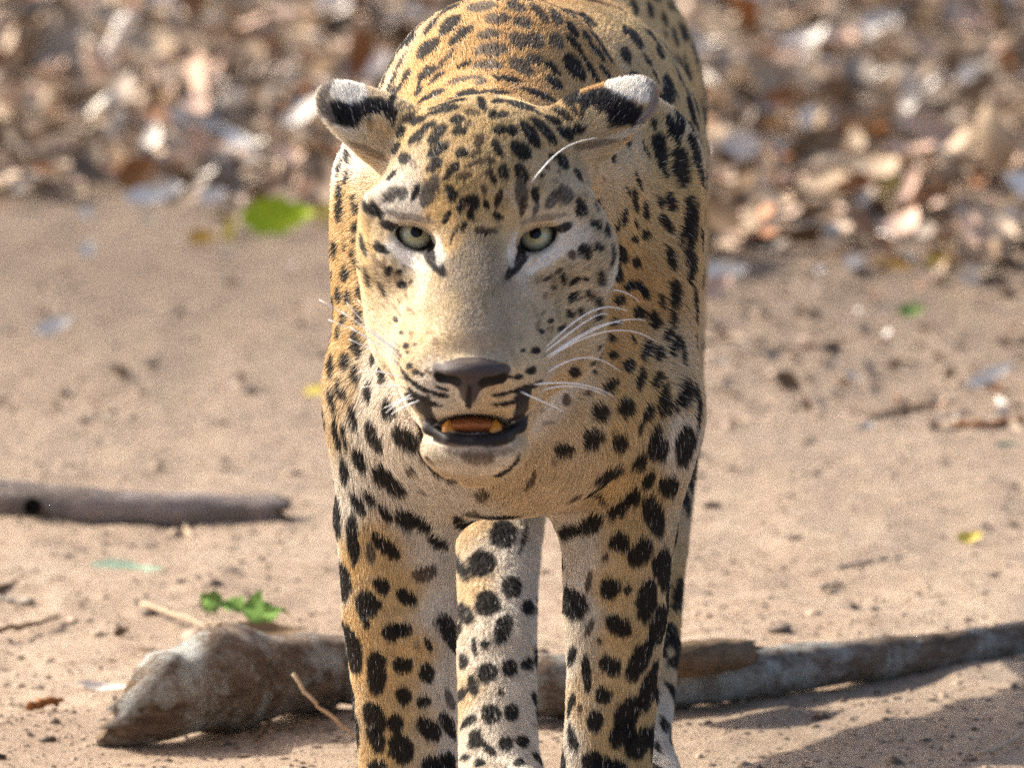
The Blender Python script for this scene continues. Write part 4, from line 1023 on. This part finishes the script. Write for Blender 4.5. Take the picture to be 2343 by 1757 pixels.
def scatter_pose(px, py, steep):
    p, mpp = G(px, py)
    Ln = random.uniform(.035, .085)
    tilt = random.uniform(-.15, .35) if random.random() > steep else random.uniform(.4, 1.35)
    M = Matrix.Rotation(random.uniform(0, 6.28), 4, 'Z') @ Matrix.Rotation(tilt, 4, random.choice(('X', 'Y'))) @ Matrix.Rotation(random.uniform(0, 6.28), 4, 'Z')
    return p, Ln, np.array(M)[:3, :3]
n_ind = 0
while n_ind < 215:
    px = random.uniform(-40, 2390); py = random.uniform(-30, 660)
    if 860 < px < 1500 and py > -30: continue
    if py > edge_py(px) + (40 if random.random() < .12 else 0): continue
    kind = random.choice(kinds); d_, V = random.choice(protos[kind]); p, Ln, Mr = scatter_pose(px, py, .5)
    o = bpy.data.objects.new('litter_leaf', d_); COL.objects.link(o)
    W = (V * Ln) @ Mr.T; z = gz(p[0], p[1]) - W[:, 2].min() + random.uniform(.004, .026)
    Mx = np.eye(4); Mx[:3, :3] = Mr * Ln; Mx[:3, 3] = (p[0], p[1], z); o.matrix_world = Matrix(Mx.tolist())
    tag(o, LABELS[kind], 'leaf', kind + ' leaves of the litter'); n_ind += 1

# ---- the rest of the litter and the crumbs on the sand
PALS = {'tan': (.48, .36, .25), 'brown': (.20, .135, .085), 'grey': (.33, .27, .215), 'pink': (.56, .40, .30), 'rust': (.34, .16, .075), 'white': (.74, .69, .62)}
VV, FF, CC, off = [], [], [], 0
def add_stuff(V, Fq, c):
    global off
    VV.append(V); FF.append(Fq + off); CC.append(np.tile(c, (len(V), 1))); off += len(V)
shapes = [leaf_verts(1, random.uniform(.3, .6), random.uniform(.1, .7), random.uniform(.3, 2.2), random.uniform(-.8, .8), random.random() * 60, 7, 3) for q in range(14)]
for q in range(4200):
    if q < 3300:
        px = random.uniform(-200, 2550); py = random.uniform(-160, 640); lim = edge_py(px) + random.gauss(-25, 30)
    else:
        px = random.uniform(-200, 2550) if random.random() < .35 else random.uniform(1450, 2500); py = random.uniform(420, 1000); lim = 2000
    if py > lim: continue
    V, Fq = random.choice(shapes); p, Ln, Mr = scatter_pose(px, py, .35)
    if q >= 3300: Ln *= random.uniform(.12, .38)
    else: Ln *= random.uniform(.5, 1.0)
    W = (V * Ln) @ Mr.T; z = gz(p[0], p[1]) - W[:, 2].min() + (random.uniform(-.003, .014) if q < 3300 else 0)
    c = np.array(PALS[random.choice(kinds)]) * random.uniform(.7, 1.2)
    add_stuff(W + np.array([p[0], p[1], z]), Fq, c)
# the litter goes on to both sides and further back
for q in range(5200):
    x = random.uniform(-3.2, 3.2); y = random.uniform(1.9, 7.5)
    hw = .5 + .035 * y
    if abs(x) < hw and y < 4.6: continue
    if y < 2.3 + .35 * math.sin(x * 2.1) + random.gauss(0, .12): continue
    V, Fq = random.choice(shapes); _, Ln, Mr = scatter_pose(1000, 300, .35); Ln *= random.uniform(.55, 1.1)
    W = (V * Ln) @ Mr.T; add_stuff(W + np.array([x, y, gz(x, y) - W[:, 2].min() + random.uniform(-.003, .02)]), Fq, np.array(PALS[random.choice(kinds)]) * random.uniform(.7, 1.2))
M_LIT = speckled('litter_mixed', (.75, .72, .70), (1.08, 1.06, 1.04), 70, .65, .3, .001, attr=True)
tag(mesh_np('leaf_litter', np.concatenate(VV), np.concatenate(FF), M_LIT, colors=np.concatenate(CC)), 'mass of small dead leaves and leaf scraps covering the ground behind', 'leaf litter', kind='stuff')
# crumbs of soil and grit
ico = np.array([(0, 0, 1), (.894, 0, .447), (.276, .851, .447), (-.724, .526, .447), (-.724, -.526, .447), (.276, -.851, .447), (.724, .526, -.447), (-.276, .851, -.447), (-.894, 0, -.447), (-.276, -.851, -.447), (.724, -.526, -.447), (0, 0, -1)])
icf = np.array([(0,1,2),(0,2,3),(0,3,4),(0,4,5),(0,5,1),(1,6,2),(2,7,3),(3,8,4),(4,9,5),(5,10,1),(6,7,2),(7,8,3),(8,9,4),(9,10,5),(10,6,1),(11,7,6),(11,8,7),(11,9,8),(11,10,9),(11,6,10)])
n = 15000
px = rng.uniform(-60, 2400, n); py = 560 + 1240 * rng.random(n) ** .62
pos = np.array([G(a, b)[0] for a, b in zip(px, py)]); pos[:, 2] = gheight(pos[:, 0], pos[:, 1])
sz = .0009 * np.exp(rng.normal(0, .55, n)) * np.where(rng.random(n) < .03, 2.6, 1)
IV = ico[None] * (1 + .35 * rng.normal(size=(n, 12, 1))) * sz[:, None, None] * np.array([1.3, 1.1, .7]) * rng.uniform(.7, 1.3, (n, 1, 3)) + pos[:, None]
IF = (icf[None] + (np.arange(n) * 12)[:, None, None]).reshape(-1, 3)
gc = np.where(rng.random((n, 1)) < .55, np.array([[.12, .085, .06]]), np.array([[.36, .27, .19]])) * rng.uniform(.6, 1.3, (n, 1))
tag(mesh_np('soil_crumbs', IV.reshape(-1, 3), IF, M_LIT, colors=np.repeat(gc, 12, 0), smooth=False), 'scattered soil crumbs and grit on the sand', 'grit', kind='stuff')
